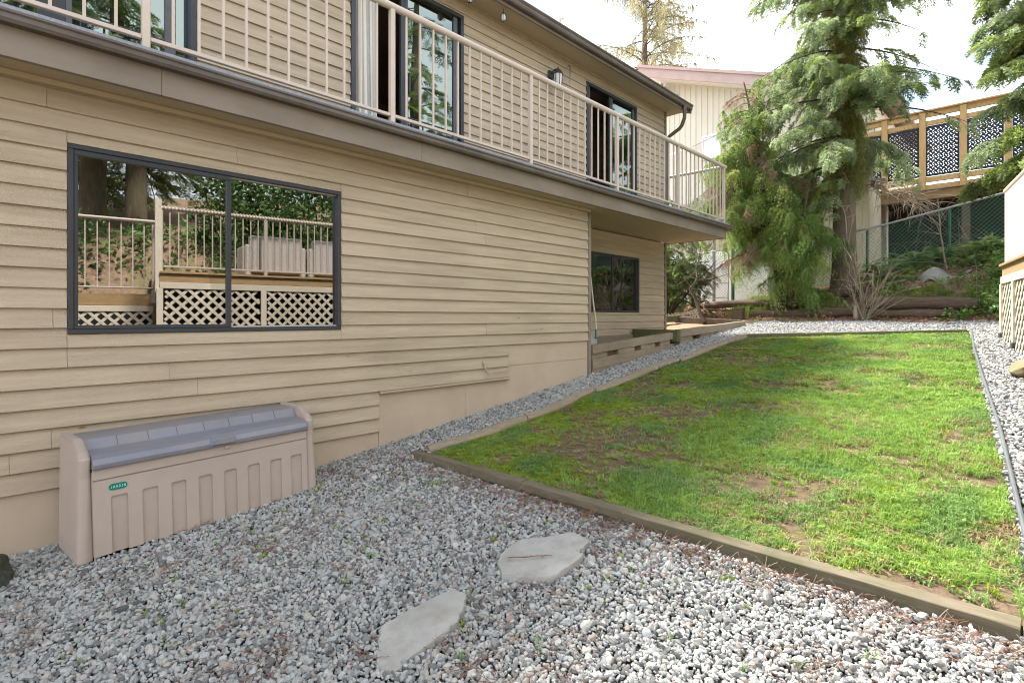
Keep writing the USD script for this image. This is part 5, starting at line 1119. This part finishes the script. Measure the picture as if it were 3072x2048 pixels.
# needles, moss and small weeds among the stones
n = 2600; x = rng.uniform(.2, 2.9, n); y = rng.uniform(-.2, 4.4, n)
nb_ = 380; x = np.concatenate([x, 2.88 - np.abs(rng.normal(0, .09, nb_))]); y = np.concatenate([y, rng.uniform(-.2, 4.0, nb_)])
cl = meshkit.noise(np.column_stack([x * 4, y * 4, x * 0]), 9) + rng.normal(0, .12, len(x)) > .56; cl |= (x > 2.7)
for pgn in (S1p, S2p): cl &= ~in_poly(pgn, x, y)
x, y = x[cl], y[cl]; n = len(x)
def twiglet(seed):
    r = np.random.default_rng(seed); b = Bag()
    for k in range(5):
        a = arc(r.normal(0, .012, 3) * [1, 1, .1], r.normal(0, 1, 3) * [1, 1, .12], r.uniform(.03, .07), 4, 0, .2, r); b.tube(a, .0011, 3, caps=False)
    return b
scatter('needle_litter', [('needles', twiglet(300 + k), MT['twig_red'] if k < 2 else MT['twig']) for k in range(3)], np.column_stack([x, y, HG(x, y) + .019]), zq(rng.uniform(0, 6.28, n)), rng.uniform(.6, 1.4, n), rng.integers(0, 3, n), label='reddish dry needles scattered on the gravel', cat='needle litter')
n = 240; x = rng.uniform(.3, 2.85, n); y = rng.uniform(.0, 4.3, n); kp = meshkit.noise(np.column_stack([x * 2.5, y * 2.5, x * 0]), 19) > .5; x, y = x[kp], y[kp]
x = np.concatenate([x, rng.normal(2.70, .07, 26), rng.normal(1.6, .25, 20)]); y = np.concatenate([y, rng.normal(3.35, .14, 26), rng.normal(3.55, .15, 20)]); kp = ~(in_poly(S1p, x, y) | in_poly(S2p, x, y) | in_poly(BINP, x, y)); x, y = x[kp], y[kp]; n = len(x)
scatter('gravel_moss', [('moss', tuft(310, 26, .016, .003, .016, .9), MT['grass_b']), ('weed', tuft(311, 9, .03, .003, .008, 1.1), MT['grass_c'])], np.column_stack([x, y, HG(x, y) + .008]), zq(rng.uniform(0, 6.28, n)), rng.uniform(.6, 1.4, n), rng.integers(0, 2, n), label='tiny moss and weed tufts in the gravel', cat='moss')

# ------------------------------------------------------------------ lawn grass
def lawn_pts(d, x0=2.98, x1=11.0):
    x, y = jitter_grid(x0, x1, -.05, 4.0, d, .6); k = in_poly(LAWN.mean(0) + (LAWN - LAWN.mean(0)) * .995, x, y); return x[k], y[k]
bare_n = lambda x, y: meshkit.fbm(np.column_stack([x * 2.1, y * 2.1, x * 0]), 4, 23)
xa, ya = lawn_pts(.033); bn = bare_n(xa, ya); lush = np.clip((3.3 - ya) / 2.2 + .25 * (meshkit.noise(np.column_stack([xa, ya, xa * 0]), 3) - .5), 0, 1)
thr = .543 + .055 * lush + .03 * np.clip((xa - 4) / 5, 0, 1); k = (bn < thr) | (rng.random(len(xa)) < .16); 
xa, ya, bn, lush = xa[k], ya[k], bn[k], lush[k]; n = len(xa)
kind = np.where(rng.random(n) < .10 + .62 * lush, 0, 1)
kind = np.where(meshkit.noise(np.column_stack([xa * 3, ya * 3, xa * 0 + 5]), 7) + rng.normal(0, .10, n) > .70, 2, kind)
kind = np.where((bn > .50) & (rng.random(n) < .36), 3, kind)
far = xa > 6.3
hs = (.6 + .5 * lush) * rng.uniform(.55, 1.4, n)
which = kind * 2 + rng.integers(0, 2, n)
gp = []
for gi, (mname, h, nb, le) in enumerate((('grass_a', .046, 16, 1.3), ('grass_b', .027, 22, 1.0), ('grass_c', .044, 14, 1.2), ('straw', .038, 14, 1.8))):
    for v_ in range(2): gp.append(('grass_tuft', tuft(400 + gi * 10 + v_, nb, h, .0056, .028, le), MT[mname]))
wz = np.where(far, 1.5, 1.0)
zl = H(xa, ya) - .055 + .05 * (meshkit.fbm(np.column_stack([xa * 2.2, ya * 2.2, xa * 0]), 3, 8) - .5)
scatter('lawn_grass', gp, np.column_stack([xa, ya, zl]), zq(rng.uniform(0, 6.28, n)), np.column_stack([wz, wz, hs]), which, label='bright green patchy lawn grass with mossy and bare spots', cat='grass')
n = 800; x, y = lawn_pts(.16); kk = meshkit.noise(np.column_stack([x * 2.2, y * 2.2, x * 0]), 12) > .55; x, y = x[kk], y[kk]; n = len(x)
scatter('clover', [('clover', leafy(420 + k, 9, .022, .010, .022), MT['grass_c']) for k in range(2)], np.column_stack([x, y, H(x, y) - .035]), randq(n) * [1, .4, .4, 1] / np.linalg.norm(randq(n), axis=1, keepdims=True), rng.uniform(.8, 1.4, n), rng.integers(0, 2, n), label='clover leaves among the lawn grass', cat='clover')
n = 420; x, y = lawn_pts(.13); kk = rng.random(len(x)) < .35; x, y = x[kk], y[kk]; n = len(x)
scatter('lawn_litter', [('straw', twiglet(430), MT['twig_pale']), ('leaf', flake(431, .03, .011), MT['litter'])], np.column_stack([x, y, H(x, y) - .03]), zq(rng.uniform(0, 6.28, n)), rng.uniform(.6, 1.3, n), (rng.random(n) < .3).astype(int), label='dry stalks and fallen leaves on the lawn', cat='leaf litter')
